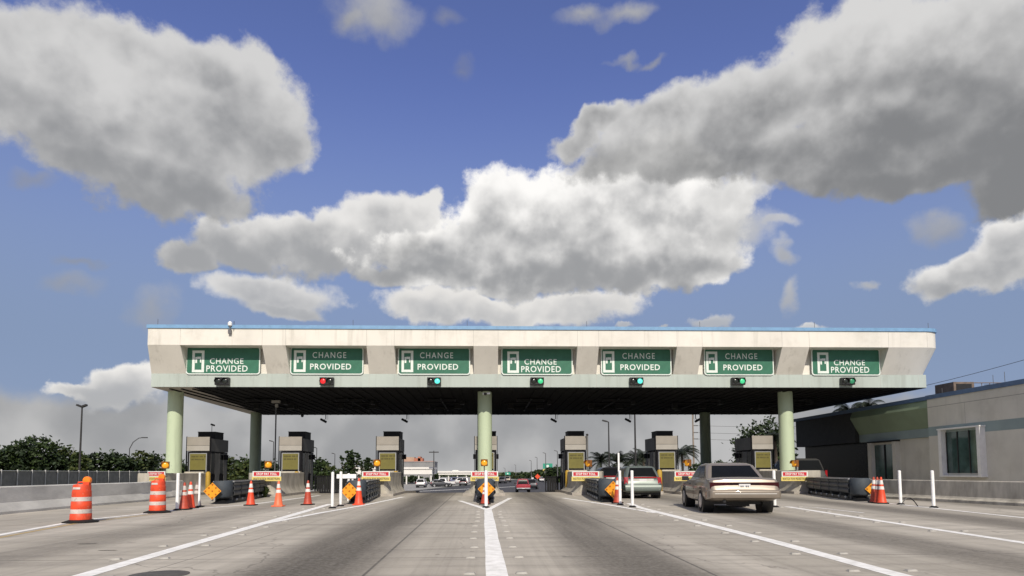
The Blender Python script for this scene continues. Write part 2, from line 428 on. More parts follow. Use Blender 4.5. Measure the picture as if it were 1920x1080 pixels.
m_bark = mat('grey brown bark', (.12, .095, .075), .9, var=.3, scale=5)
m_farwhite = mat('white far wall', (.72, .70, .66), .7, var=.05, scale=.3)
m_fargrey = mat('grey far wall', (.24, .24, .24), .8, var=.12, scale=.3)
m_farbrown = mat('sand brown far wall', (.42, .30, .22), .85, var=.12, scale=.3)
m_farred = mat('terracotta far wall', (.40, .16, .10), .85, var=.15, scale=.3)
m_fardark = mat('dark far opening', (.04, .045, .05), .6)

def pavement():
    m_ = bpy.data.materials.new('worn concrete paving'); m_.use_nodes = True
    nt = m_.node_tree; N, L = nt.nodes, nt.links
    b = N['Principled BSDF']; b.inputs['Roughness'].default_value = .82; b.inputs['Specular IOR Level'].default_value = .25
    tc = N.new('ShaderNodeTexCoord')
    def lk(s, v):
        if isinstance(v, (int, float, tuple)): s.default_value = v
        else: L.new(v, s)
    def M(op, a, b_=0.0, c=0.0, cl=False):
        n = N.new('ShaderNodeMath'); n.operation = op; n.use_clamp = cl
        lk(n.inputs[0], a); lk(n.inputs[1], b_); lk(n.inputs[2], c); return n.outputs[0]
    def noise(sc, det, st, rough=.6):
        mp = N.new('ShaderNodeMapping'); mp.inputs['Scale'].default_value = st; L.new(tc.outputs['Object'], mp.inputs[0])
        n = N.new('ShaderNodeTexNoise'); n.inputs['Scale'].default_value = sc; n.inputs['Detail'].default_value = det
        n.inputs['Roughness'].default_value = rough
        L.new(mp.outputs[0], n.inputs[0]); return n.outputs[0]
    def ms(x, a, b_, c=0.0, d=1.0):
        n = N.new('ShaderNodeMapRange'); n.interpolation_type = 'SMOOTHSTEP'
        lk(n.inputs[0], x); n.inputs[1].default_value = a; n.inputs[2].default_value = b_; n.inputs[3].default_value = c; n.inputs[4].default_value = d
        return n.outputs[0]
    def mix(f, a, b_):
        n = N.new('ShaderNodeMix'); n.data_type = 'RGBA'; lk(n.inputs[0], f); lk(n.inputs[6], a); lk(n.inputs[7], b_); return n.outputs[2]
    sp = N.new('ShaderNodeSeparateXYZ'); L.new(tc.outputs['Object'], sp.inputs[0])
    X, Y = sp.outputs[0], sp.outputs[1]
    k = M('ADD', M('MULTIPLY', Y, .0075), .76)
    wob = M('MULTIPLY', M('SUBTRACT', noise(.25, 2, (1, .35, 1)), .5), 1.5)
    U = M('ADD', M('DIVIDE', X, k), wob)
    big = noise(.35, 5, (1, .25, 1)); streak = noise(2.2, 6, (1.0, .045, 1), .65); fine = noise(14, 6, (1, 1, 1), .7); cross = noise(1.6, 5, (.12, 1.3, 1), .65)
    base = mix(ms(big, .32, .68), (.375, .343, .285, 1), (.53, .488, .415, 1))
    base = mix(M('MULTIPLY', ms(streak, .38, .68), .26), base, (.205, .187, .16, 1))
    base = mix(M('MULTIPLY', ms(cross, .44, .70), .55), base, (.22, .20, .172, 1))
    # oil-dark lane centres
    for cx, wd, st in ((-2.75, 1.5, .98), (2.35, 1.45, .88), (-8.4, 1.3, .45), (8.2, 1.5, .72), (13.6, 1.6, .78), (18.5, 1.4, .6)):
        dd = M('ABSOLUTE', M('SUBTRACT', U, cx))
        band = M('MULTIPLY', ms(dd, wd, wd * .15), ms(M('ADD', streak, M('MULTIPLY', big, .6)), .35, .95, .62, 1.0))
        base = mix(M('MULTIPLY', band, st), base, (.082, .073, .059, 1))
    # slab joints
    for jx, wd in ((-1.35, .018), (2.55, .018), (-4.05, .01), (7.2, .01), (10.6, .012), (-7.3, .01)):
        dd = M('ABSOLUTE', M('SUBTRACT', X, M('ADD', jx, M('MULTIPLY', Y, -.012 if jx < 0 else .012))))
        base = mix(M('MULTIPLY', ms(dd, wd * 1.4, wd * .5), .8), base, (.05, .046, .042, 1))
    fy = M('ABSOLUTE', M('SUBTRACT', M('FRACT', M('DIVIDE', M('ADD', Y, M('MULTIPLY', X, .02)), 6.1)), .5))
    base = mix(M('MULTIPLY', ms(fy, .0042, .0018), .75), base, (.07, .064, .056, 1))
    track = noise(7.0, 4, (1, .012, 1), .6)
    base = mix(M('MULTIPLY', ms(track, .50, .66), .16), base, (.12, .108, .09, 1))
    blot = noise(.9, 6, (1, .5, 1), .7)
    base = mix(M('MULTIPLY', ms(blot, .54, .72), .5), base, (.15, .135, .112, 1))
    mpv = N.new('ShaderNodeMapping'); L.new(tc.outputs['Object'], mpv.inputs[0]); mpv.inputs['Scale'].default_value = (1, .8, 1)
    wv = N.new('ShaderNodeVectorMath'); wv.operation = 'ADD'; L.new(mpv.outputs[0], wv.inputs[0])
    nw = N.new('ShaderNodeTexNoise'); nw.inputs['Scale'].default_value = 1.4; nw.inputs['Detail'].default_value = 4; L.new(mpv.outputs[0], nw.inputs[0])
    sc_ = N.new('ShaderNodeVectorMath'); sc_.operation = 'SCALE'; sc_.inputs[3].default_value = .9; L.new(nw.outputs['Color'], sc_.inputs[0]); L.new(sc_.outputs[0], wv.inputs[1])
    vc = N.new('ShaderNodeTexVoronoi'); vc.feature = 'DISTANCE_TO_EDGE'; vc.inputs['Scale'].default_value = .23; L.new(wv.outputs[0], vc.inputs['Vector'])
    crack = M('MULTIPLY', ms(vc.outputs['Distance'], .0055, .0015), ms(big, .42, .56))
    base = mix(M('MULTIPLY', crack, .42), base, (.06, .054, .046, 1))
    spots = noise(3.2, 3, (1, 1, 1), .5)
    base = mix(M('MULTIPLY', ms(spots, .70, .76), .55), base, (.07, .065, .06, 1))
    base = mix(M('MULTIPLY', ms(fine, .35, .75), .30), base, (.48, .45, .40, 1))
    L.new(base, b.inputs['Base Color'])
    bp = N.new('ShaderNodeBump'); bp.inputs['Strength'].default_value = .25; bp.inputs['Distance'].default_value = .01
    L.new(fine, bp.inputs['Height']); L.new(bp.outputs[0], b.inputs['Normal'])
    return m_
m_pave = pavement()
m_asphalt = mat('dark asphalt', (.062, .062, .066), .85, var=.25, scale=.8, bump=.2, bscale=60, stretch=(1, .1, 1), spec=.25)
m_lot = mat('pale lot paving', (.30, .295, .28), .85, var=.15, scale=.2, spec=.2)
m_grass = mat('dry roadside grass', (.10, .11, .045), .95, var=.35, scale=.6, bump=.5, bscale=8, spec=.1)
m_line = mat('worn white road paint', (.84, .83, .80), .7, var=.14, scale=5, bump=.1, dirt=(.66, .65, .61), spec=.3)
m_lineyel = mat('faded yellow road paint', (.46, .33, .14), .7, var=.2, scale=5, spec=.3)

# ------------------------------------------------------------------ text
def text_mesh(body, w, h, depth=0.004, bold=0.0, spacing=1.0):
    """letters as a mesh, scaled to w x h, lying in the XZ plane and centred"""
    cu = bpy.data.curves.new('lettering', 'FONT'); cu.body = body; cu.size = 1
    cu.align_x = 'CENTER'; cu.align_y = 'CENTER'; cu.extrude = 0.0; cu.offset = bold; cu.space_character = spacing
    cu.resolution_u = 3
    o = bpy.data.objects.new('lettering', cu); C.objects.link(o)
    dg = bpy.context.evaluated_depsgraph_get(); dg.update()
    me = bpy.data.meshes.new_from_object(o.evaluated_get(dg))
    bpy.data.objects.remove(o); bpy.data.curves.remove(cu)
    xs = [v.co.x for v in me.vertices]; ys = [v.co.y for v in me.vertices]
    x0, x1, y0, y1 = min(xs), max(xs), min(ys), max(ys)
    for v in me.vertices:
        x = ((v.co.x - x0) / (x1 - x0) - .5) * w; z = ((v.co.y - y0) / (y1 - y0) - .5) * h
        v.co = (x, 0, z)
    return me
TEXTS = {}
def letters(body, w, h, mt, loc, parent, bold=.02, spacing=1.0, name='lettering'):
    key = (body, round(w, 3), round(h, 3), mt.name)
    if key not in TEXTS:
        me = text_mesh(body, w, h, bold=bold, spacing=spacing); me.name = name
        me.materials.clear(); me.materials.append(mt); TEXTS[key] = me
    o = bpy.data.objects.new(name, TEXTS[key]); C.objects.link(o); o.parent = parent; o.location = loc
    return o

# ------------------------------------------------------------------ ground, roads
def sheet(name, xa, xb, ys, dz, mt, xfun=None):
    b = MB()
    for i in range(len(ys) - 1):
        y0, y1 = ys[i], ys[i + 1]
        a0, b0 = (xa, xb) if xfun is None else xfun(y0); a1, b1 = (xa, xb) if xfun is None else xfun(y1)
        b.quad((a0, y0, zg(y0) + dz), (b0, y0, zg(y0) + dz), (b1, y1, zg(y1) + dz), (a1, y1, zg(y1) + dz))
    o = b.build(name, mt, smooth=0, fix=False); return structure(o)
sheet('ground', -3500, 3500, [-300, -20, 38, 95, 400, 6000], -.012, m_grass)
YS = [-30, 0, 10, 20, 30, 38]
sheet('concrete_road', -32, 34, YS, 0, m_pave)
sheet('plaza_road', -32, 34, [38, 45, 52, 60, 75], -.004, m_pave)
sheet('asphalt_road', -13, 14, [60, 75, 95, 130, 200], .004, m_asphalt, lambda y: (-14 + max(0, y - 95) * .16, 16 + max(0, y - 95) * .14))
sheet('far_road', 0, 1, [200, 600], -.002, m_asphalt, lambda y: (3 + (y - 200) * .16, 31 + (y - 200) * .16))
sheet('lot_paving', -130, -14, [92, 95, 420], .0, m_lot, lambda y: (-150, -14.2 + max(0, y - 95) * .155))

def ribbon(name, pts, w, mt, z=.004, step=1.0):
    """a painted line laid on the road along ground points"""
    P = [Vector((p.x, p.y, 0)) for p in pts]; Q = []
    for a, c in zip(P, P[1:]):
        n = max(1, int((c - a).length / step))
        Q += [a.lerp(c, i / n) for i in range(n)]
    Q.append(P[-1]); b = MB(); rows = []
    for i, p in enumerate(Q):
        d = (Q[min(i + 1, len(Q) - 1)] - Q[max(i - 1, 0)]).normalized(); nn = Vector((-d.y, d.x, 0))
        ww = w * random.uniform(.94, 1.05) / 2
        rows.append((p + nn * ww + Vector((0, 0, zg(p.y) + z)), p - nn * ww + Vector((0, 0, zg(p.y) + z))))
    for r0, r1 in zip(rows, rows[1:]): b.quad(r0[0], r0[1], r1[1], r1[0])
    return structure(b.build(name, mt, smooth=0, fix=False))
def gp(*px): return [gnd(x, y) for x, y in px]
L_left = gp((-200, 1036), (0, 1003), (150, 976), (330, 957), (470, 946), (600, 929))
L_two = gp((-30, 1135), (155, 1080), (420, 1003), (620, 945))
L_two_b = gp((480, 985), (600, 962), (680, 948), (756, 932))
L_mid = gp((945, 1140), (932, 1080), (922, 1010), (915, 955))
L_four = gp((1900, 1137), (1690, 1080), (1430, 1010), (1200, 952), (1180, 944))
L_four_b = gp((1056, 934), (1130, 945), (1230, 962))
L_five = gp((2100, 1048), (1920, 1018), (1690, 983), (1475, 950))
L_six = gp((2100, 993), (1920, 971), (1760, 954), (1640, 941), (1560, 935))
ribbon('road_marking', L_left, .18, m_line)
ribbon('road_marking', gp((-200, 1044), (0, 1008), (140, 982), (290, 964)), .10, m_lineyel, z=.003)
ribbon('road_marking', L_two, .25, m_line)
ribbon('road_marking', L_two_b, .2, m_line, z=.006)
ribbon('road_marking', L_mid, .25, m_line)
ribbon('road_marking', gp((917, 957), (862, 939)), .2, m_line, z=.006)
ribbon('road_marking', gp((913, 957), (957, 934)), .2, m_line, z=.007)
ribbon('road_marking', gp((872, 943), (945, 941)), .12, m_line, z=.008)
ribbon('road_marking', L_four, .25, m_line)
ribbon('road_marking', L_four_b, .2, m_line, z=.006)
ribbon('road_marking', L_five, .22, m_line)
ribbon('road_marking', gp((1470, 950), (1530, 952), (1620, 962)), .10, m_line, z=.006)
ribbon('road_marking', L_six, .16, m_line)
# raised pavement markers in pairs beside the painted lines
bm_ = MB(); bm_.loft([[(-.07, -.045, .0), (.07, -.045, .0), (.07, .045, .0), (-.07, .045, .0)], [(-.055, -.02, .022), (.055, -.02, .022), (.055, .02, .022), (-.055, .02, .022)]])
stud = bm_.build('road_stud', mat('worn marker plastic', (.36, .345, .31), .6, var=.3, scale=9))
tag(stud, 'small white raised road marker set beside a painted lane line', 'road stud', 'raised markers along the lane lines')
studs = []
def stud_row(line, d0, d1, step, off):
    P = [Vector((p.x, p.y, 0)) for p in line]
    acc = 0.0; nxt = d0
    for a, c in zip(P, P[1:]):
        ln = (c - a).length; d = (c - a).normalized(); nn = Vector((-d.y, d.x, 0))
        while nxt <= acc + ln and nxt < d1:
            p = a + d * (nxt - acc)
            for s_ in (-1, 1): studs.append(p + nn * s_ * (off + random.uniform(-.03, .03)) + Vector((0, 0, .001)))
            nxt += step * random.uniform(.9, 1.1)
        acc += ln
stud_row(L_mid, 1.9, 17, 1.3, .32); stud_row(L_two, 1.5, 18, 1.7, .34); stud_row(L_four, 2.0, 18, 1.5, .34); stud_row(L_five, 4, 16, 2.2, .3)
for i, p in enumerate(studs):
    o = stud if i == 0 else stud.copy()
    if i: C.objects.link(o)
    o.location = p; o.rotation_euler = (0, 0, random.uniform(-.1, .1))
# dark flat plates and patches in the lanes
p = gnd(298, 1078)
b = MB(); b.lathe([(.33, 0), (.33, .003), (.29, .0032), (.28, .006)], n=36)
o = b.build('manhole_cover', mat('rusty cast iron', (.085, .078, .068), .7, var=.3, scale=9)); o.location = (p.x, p.y, .003); structure(o)
for px, py, w_, h_ in ((165, 1020, .17, .035), (202, 1032, .16, .03), (465, 953, .25, .05)):
    p = gnd(px, py); b = MB()
    n = 14; ring = [(w_ * math.cos(6.283 * i / n) * random.uniform(.8, 1.15), h_ * math.sin(6.283 * i / n) * random.uniform(.7, 1.2), 0) for i in range(n)]
    b.add(ring, [tuple(range(n))]); o = b.build('road_patch', m_soffit, smooth=0, fix=False); o.location = (p.x, p.y, .0035); structure(o)

# ------------------------------------------------------------------ canopy
YF = 34.8; YL = YF + .90
XL = at(277, 635, YF).x; XR = at(1752, 635, YF + .6).x
Z0 = at(1000, 618.5, YF).z; Z1 = at(1000, 649, YF).z; Z2 = at(1000, 701.5, YL).z; Z3 = at(1000, 726, YL).z
YB = None
for i in range(400):
    y = 45 + i * .03
    d = Vector((at(1000, 777, y).x, y, Z3)) - EYE
    if at(1000, 777, y).z >= Z3: YB = y; break
YB = YB or 52.0
can = thing('toll_canopy', 'long cream toll plaza canopy with blue roof trim over seven toll lanes', 'canopy', (0, (YF + YB) / 2, 0))
CO = tuple(can.location)
def part(mb, name, mt, parent=can, off=None, **k): return mb.build(name, mt, parent, CO if off is None else off, **k)
XBL = at(283.5, 715, YL).x; XBR = at(1730, 715, YL + .3).x; DR = XR - XBR
plan = [(XL, YF), (XR - .85, YF), (XR - .5, YF + .07), (XR - .2, YF + .25), (XR - .05, YF + .52), (XR, YF + .85), (XR, YB + .6), (XL, YB + .6)]
b = MB(); b.prism([(x, y, Z1) for x, y in plan], (0, 0, Z0 - Z1)); part(b, 'fascia', m_white, smooth=40)
tplan = [(XL - .06, YF - .06), (XR - .82, YF - .06), (XR - .44, YF), (XR - .14, YF + .2), (XR + .03, YF + .5), (XR + .06, YF + .85), (XR + .06, YB + .66), (XL - .06, YB + .66)]
b = MB(); b.prism([(x, y, Z0) for x, y in tplan], (0, 0, .19)); part(b, 'roof_trim', m_blue, smooth=40)
REC = [(337, 491), (535, 687), (739, 888), (934, 1083), (1123, 1270), (1317, 1467), (1518, 1667)]
RX = [(at(a, 660, YF).x, at(c, 660, YF).x) for a, c in REC]
edges = [XL] + [x for r in RX for x in r] + [XR]
pd = YL + .45
for i in range(8):
    xa, xb = edges[2 * i], edges[2 * i + 1]
    b = MB()
    if i == 0:
        top = [(xa, YF), (xb, YF), (xb, pd), (xa, pd)]; bot = [(XBL, YL), (xb, YL), (xb, pd), (XBL, pd)]
    elif i == 7:
        top = [(xa, YF), (XR - .85, YF), (XR - .5, YF + .07), (XR - .2, YF + .25), (XR - .05, YF + .52), (XR, YF + .85), (XR, pd + .6), (xa, pd + .6)]
        bot = [(xa, YL), (XBR - .33, YL), (XBR - .25, YL + .03), (XBR - .13, YL + .1), (XBR - .05, YL + .22), (XBR, YL + .4), (XBR, pd + .6), (xa, pd + .6)]
    else:
        top = [(xa, YF), (xb, YF), (xb, pd), (xa, pd)]; bot = [(xa, YL), (xb, YL), (xb, pd), (xa, pd)]
    b.loft([[(x, y, Z2 - .002) for x, y in bot], [(x, y, Z1 + .002) for x, y in top]]); part(b, 'pier', m_white, smooth=30)
for xa, xb in RX:
    b = MB(); b.span(xa, xb, YL + .16, YL + .40, Z2 - .002, Z1 + .002); part(b, 'sign_recess', m_white)
# tapered sides and back behind the front bays
b = MB()
b.loft([[(XBL, pd + .003, Z2), (XL + 1.2, pd + .003, Z2), (XL + 1.2, YB, Z2), (XBL, YB, Z2)], [(XL, pd + .003, Z1), (XL + 1.2, pd + .003, Z1), (XL + 1.2, YB + .6, Z1), (XL, YB + .6, Z1)]])
b.loft([[(XR - 1.6, pd + .603, Z2), (XBR, pd + .603, Z2), (XBR, YB, Z2), (XR - 1.6, YB, Z2)], [(XR - 1.6, pd + .603, Z1), (XR, pd + .603, Z1), (XR, YB + .6, Z1), (XR - 1.6, YB + .6, Z1)]])
b.loft([[(XL + 1.2, YB - 1, Z2), (XR - 1.6, YB - 1, Z2), (XR - 1.6, YB, Z2), (XL + 1.2, YB, Z2)], [(XL + 1.2, YB - 1, Z1), (XR - 1.6, YB - 1, Z1), (XR - 1.6, YB + .6, Z1), (XL + 1.2, YB + .6, Z1)]])
part(b, 'side_panel', m_white)
xl2, xr2 = XBL, XBR
b = MB(); b.span(xl2, xr2, YL, YB, Z3, Z2); part(b, 'lower_band', m_band)
# vertical panel joints, slim dark grooves standing 3 mm proud
b = MB()
for x in edges[1:-1] + [XR - .86]:
    b.span(x - .008, x + .008, YF - .003, YF + .02, Z1 + .01, Z0 - .02)
    b.span(x - .008, x + .008, YL - .003, YL + .02, Z3 + .02, Z2 - .02)
tag(part(b, 'panel_joint', mat('grey joint sealant', (.42, .41, .38), .8)), kind='stuff')
b = MB()
sof = [(at(362, 733, YL).x, YL + .02), (xr2 - .02, YL + .02), (xr2 - .02, YB - .02), (at(494, 776, YB).x, YB - .02)]
b.prism([(x, y, Z3 - .03) for x, y in sof], (0, 0, .028))
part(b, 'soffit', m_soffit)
b = MB(); b.prism([(xl2 + .01, YL + .05, Z3 - .018), (sof[0][0] - .01, YL + .05, Z3 - .018), (sof[3][0] - .01, YB - .05, Z3 - .018), (at(474, 777, YB).x, YB - .05, Z3 - .018), ], (0, 0, .016))
part(b, 'edge_beam', m_beam)
b = MB()
n = 0
x = sof[3][0] + .5
while x < xr2 - .4:
    b.span(x, x + .10, YL + .5, YB - .4, Z3 - .075, Z3 - .031); x += .62
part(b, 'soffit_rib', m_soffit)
for i, (xa, xb) in enumerate(RX):
    xm = (xa + xb) / 2
    for yy in (YF + 6.2, YF + 11.5):
        b = MB(); b.span(xm - .9, xm + .9, yy - .25, yy + .25, Z3 - .2, Z3 - .078); b.span(xm - .8, xm + .8, yy - .2, yy + .2, Z3 - .215, Z3 - .2, mi=1)
        part(b, 'lane_light', [m_soffit2, m_soffit])
    b = MB()
    b.tube([(xm - 1.6, YF + 8, Z3 - .14), (xm + 1.6, YF + 8, Z3 - .14)], .05); b.tube([(xm, YF + 5, Z3 - .16), (xm, YF + 13, Z3 - .16)], .05)
    b.box(xm - 1.2, YF + 9, Z3 - .25, .35, .3, .35); b.box(xm + .9, YF + 9.5, Z3 - .22, .5, .3, .28); b.box(xm + 1.3, YF + 7.1, Z3 - .2, .25, .6, .25)
    part(b, 'conduit', m_soffit2)
# columns
COLS = [(328, 37.6), (909, 37.6), (1474, 37.6), (480, 50.8), (1322, 50.8), (905, 50.8)]
for px, yy in COLS:
    x = at(px, 800, yy).x
    b = MB(); b.lathe([(.425, zg(yy)), (.425, zg(yy) + .02), (.415, Z3 - .4), (.415, Z3 - .031)], (x, yy, 0), 40)
    part(b, 'column', m_column if yy < 45 else m_column_shade)
for px in (296, 662, 876, 1100, 1312, 1527, 1740):
    x = at(px, 605, YF + .5).x
    b = MB(); b.tube([(x, YF + .5, Z0 + .23), (x, YF + .5, Z0 + .62)], .012, 6); b.box(x, YF + .5, Z0 + .26, .06, .06, .05)
    part(b, 'lightning_rod', m_polegrey)

# ------------------------------------------------------------------ overhead signs and lane signals
SG = [(418.5, 'A'), (613, 'B'), (814, 'B'), (1007, 'A'), (1193, 'B'), (1385.5, 'B'), (1586, 'A')]
SIGLAB = ['green change sign with words crowded low above the unlit signal, at the left end',
          'green change sign with spaced words above the red signal',
          'green change sign with spaced words above the blue green signal left of the middle column',
          'green change sign with its words crowded low, just right of the middle column',
          'green change sign with spaced words, second to the right of the middle column',
          'green change sign with spaced words beside the last low worded sign on the right',
          'green change sign with its words crowded low at the right canopy end']
def rrect(w, h, r, y, n=6):
    pts = []
    for cx, cz, a0 in ((w / 2 - r, h / 2 - r, 0), (-w / 2 + r, h / 2 - r, 90), (-w / 2 + r, -h / 2 + r, 180), (w / 2 - r, -h / 2 + r, 270)):
        for k in range(n + 1):
            a = R(a0 + 90 * k / n); pts.append((cx + r * math.cos(a), y, cz + r * math.sin(a)))
    return pts
sY = YL - .07
SW = at(488, 680, sY).x - at(349, 680, sY).x
sz_t, sz_b = at(1007, 651.5, sY).z, at(1007, 703, sY).z
SH = sz_t - sz_b
def sign(i, px, kind):
    t = thing('overhead_sign', SIGLAB[i], 'sign', (at(px, 676, sY).x, sY, (sz_t + sz_b) / 2), 0, 'change provided signs along the canopy front')
    b = MB(); b.prism(rrect(SW, SH, .17, 0), (0, .05, 0)); b.build('border', m_signwhite, t)
    b = MB(); b.prism(rrect(SW - .12, SH - .12, .13, -.006), (0, .005, 0)); b.build('panel', m_signgreen, t)
    s = SH / 51.5                                  # metres per photo pixel
    def off(dx, dy): return (dx * s, -.012, -dy * s)
    ix = -44.5 if kind == 'A' else -49
    if i in (4, 5): ix = -52
    iy = 2 if kind == 'A' else 1
    b = MB()
    w_, h_, th = 21.5 * s, 40 * s, 4.6 * s
    x0, z0 = ix * s, -iy * s
    for bx, bz, bw, bh in ((-w_ / 2 + th / 2, 0, th, h_), (w_ / 2 - th / 2, 0, th, h_), (0, h_ / 2 - th / 2, w_ - 2 * th - .002, th), (0, -h_ / 2 + th / 2, w_ - 2 * th - .002, th)):
        b.box(x0 + bx, -.009, z0 + bz, bw, .005, bh)
    b.build('icon_frame', m_signwhite, t)
    b = MB()
    b.box(x0 - 3.6 * s, -.009, z0 + 2.6 * s, 3.2 * s, .005, 11 * s)
    b.box(x0 + 1.6 * s, -.009, z0 + 6.4 * s, 6.8 * s, .005, 4.4 * s); b.box(x0 + 4.2 * s, -.009, z0 + 1.0 * s, 2.2 * s, .005, 6.0 * s)
    b.build('icon_mark', m_signwhite, t)
    if kind == 'A':
        letters('CHANGE', 60 * s, 10.5 * s, m_signwhite, off(6.4, 1.3), t, .012, 1.12)
        letters('PROVIDED', 74 * s, 11.5 * s, m_signwhite, off(7.3, 15.0), t, .014, 1.1)
    else:
        letters('CHANGE', 61 * s, 11 * s, m_signwhite, off(4.5, -10.3), t, .004, 1.25)
        letters('PROVIDED', 74.5 * s, 11 * s, m_signwhite, off(7, 11), t, .016, 1.12)
    return t
for i, (px, k) in enumerate(SG): sign(i, px, k)
SIG = [(417, 'off', 'dark'), (613, 'red', 'red'), (814, 'cyan', 'bright'), (1007, 'green', ''), (1193, 'cyan2', ''), (1384, 'green2', ''), (1589, 'dim', 'dim')]
SLAB = ['black two lamp lane signal with both lamps out, at the left canopy end', 'black lane signal showing its red lamp',
        'black lane signal with the brightest blue green lamp, left of the middle column', 'black lane signal showing green, just right of the middle column',
        'black lane signal showing green, second to the right of the middle column', 'black lane signal showing green, third to the right of the middle column',
        'black lane signal with a dim green lamp at the right canopy end']
for i, (px, k, _) in enumerate(SIG):
    y0 = YL - .16
    p = at(px, 715, y0)
    t = thing('lane_signal', SLAB[i], 'traffic light', (p.x, y0, p.z), 0, 'lane signals along the canopy front')
    b = MB(); b.box(0, 0, 0, .76, .26, .42); b.build('housing', m_black, t, bevel=.02)
    b = MB(); b.box(0, .145, -.1, .5, .03, .1); b.tube([(-.12, 0, -.2), (-.12, .02, -.27)], .02); b.tube([(.12, 0, -.2), (.12, .02, -.27)], .02); b.build('bracket', m_polegrey, t)
    for sx in (-1, 1):
        lit = m_lensoff
        if k == 'red' and sx < 0: lit = m_red_lit
        if k in ('cyan', 'cyan2') and sx > 0: lit = m_cyan_lit
        if k in ('green', 'green2') and sx > 0: lit = m_green_lit
        if k == 'dim' and sx > 0: lit = m_green_dim
        Mx = Matrix.Rotation(R(90), 3, 'X')
        b = MB(); b.lathe([(.15, 0), (.145, .02), (.10, .045), (.02, .055)], (sx * .185, -.131, 0), 20, M_=Mx); b.build('lens', lit, t)
        b = MB(); n = 14
        for kk in range(n):
            a0, a1 = R(-20 + 220 * kk / n), R(-20 + 220 * (kk + 1) / n)
            for r_ in (.175,):
                c0 = (sx * .185 + r_ * math.cos(a0), r_ * math.sin(a0)); c1 = (sx * .185 + r_ * math.cos(a1), r_ * math.sin(a1))
                b.quad((c0[0], -.131, c0[1]), (c1[0], -.131, c1[1]), (c1[0], -.25, c1[1]), (c0[0], -.25, c0[1]))
        o = b.build('visor', m_black, t, fix=False)
        md = o.modifiers.new('thickness', 'SOLIDIFY'); md.thickness = .008

# cameras on the canopy
def lane_camera(px, label, flip=1):
    yy = YB - .15; p = at(px, 776, yy)
    t = thing('lane_camera', label, 'camera', (p.x, yy, Z3 - .03), 0, 'cameras hung from the canopy rear edge')
    b = MB(); b.tube([(0, 0, 0), (0, 0, -.34), (-.12 * flip, -.02, -.42)], .035); b.tube([(.16 * flip, 0, 0), (.16 * flip, 0, -.36), (.05 * flip, 0, -.42)], .012); b.build('hanger', m_black, t)
    M_ = Matrix.Rotation(R(-62 * flip), 3, 'Y')
    b = MB(); b.lathe([(.085, -.3), (.095, -.28), (.095, .22), (.06, .26)], (-.2 * flip, -.03, -.47), 14, M_=M_); b.build('camera_body', m_black, t)
lane_camera(611, 'black lane camera hanging left of the two under the left half of the canopy')
lane_camera(763, 'black lane camera hanging above the third booth from the left')
lane_camera(1042, 'black lane camera hanging just right of the middle column')
lane_camera(1181, 'black lane camera hanging beside the tall dark pole')
lane_camera(1304, 'black lane camera hanging against the rear column on the right', -1)
p = at(567, 777, YB - .1)
t = thing('dome_camera', 'small dark dome camera under the canopy rear edge above the second booth', 'camera', (p.x, YB - .12, Z3 - .03))
b = MB(); b.lathe([(.02, -.2), (.1, -.15), (.12, -.05), (.12, 0)]); b.build('dome', m_black, t)
p = at(910, 738, 36.1)
t = thing('column_camera', 'small white camera at the top of the middle column', 'camera', (p.x, 36.15, p.z))
b = MB(); b.lathe([(.02, -.1), (.09, -.06), (.1, 0), (.07, .05)], n=14); b.build('dome', m_black, t)
b = MB(); b.box(.14, .02, .02, .26, .1, .09); b.box(-.1, .05, 0, .1, .1, .12); b.build('mount', m_postwhite, t)
p = at(431, 622, YF - .1)
t = thing('roof_camera', 'small white camera on a bracket over the left canopy edge', 'camera', (p.x, YF - .1, p.z))
b = MB(); b.box(0, 0, 0, .16, .12, .22); b.tube([(0, 0, .1), (0, 0, .3)], .03); b.build('bracket', m_polegrey, t)
b = MB(); b.lathe([(.03, .3), (.11, .34), (.12, .48), (.05, .56)], n=14); b.build('camera_head', m_postwhite, t)
b = MB(); b.tube([(.17, .1, .05), (.17, .1, .6)], .015, 6); b.build('antenna', m_black, t)

# ------------------------------------------------------------------ islands, booths
IPX = [315, 512, 712, 908, 1098, 1288, 1486]
IX = [at(p, 800, YF).x for p in IPX]
ORD = ['leftmost island', 'second island from the left', 'third island from the left', 'middle island', 'first island right of the middle', 'second island right of the middle', 'rightmost island']
# island walls
for i, x in enumerate(IX):
    yf, yb, w = 33.0, 38.35, 1.42
    t = thing('island_wall', 'weathered concrete wall with flared foot on the ' + ORD[i], 'concrete wall', (x, yf, 0), 0, 'island walls before the booths')
    def sec(y, ww, s=0.0):
        h = 1.22
        return [(-ww - .28 + s, y, 0), (-ww - .26 + s, y, .10), (-ww - .06 + s, y, .34), (-ww + s, y, .55), (-ww + s, y, h - .03), (-ww + .03 + s, y, h), (ww - .03 + s, y, h), (ww + s, y, h - .03), (ww + s, y, .55), (ww + .06 + s, y, .34), (ww + .26 + s, y, .10), (ww + .28 + s, y, 0)]
    b = MB(); b.loft([sec(0, w / 2 - .18), sec(.25, w / 2 - .05), sec(.8, w / 2), sec(yb - yf, w / 2)]); b.build('wall', m_conc, t, smooth=25)
    b = MB()
    b.loft([[(-1.06, -.3, 0), (1.06, -.3, 0), (1.06, 5, 0), (1.06, 12.5, zg(45.5)), (-1.06, 12.5, zg(45.5)), (-1.06, 5, 0)], [(-1.06, -.3, .13), (1.06, -.3, .13), (1.06, 5, .13), (1.06, 12.5, zg(45.5) + .13), (-1.06, 12.5, zg(45.5) + .13), (-1.06, 5, .13)]])
    b.build('kerb', m_curb, t)
    b = MB(); b.span(-.55, .55, yb - yf - .35, yb - yf - .02, 1.221, 1.30); b.build('cap', m_conc, t)
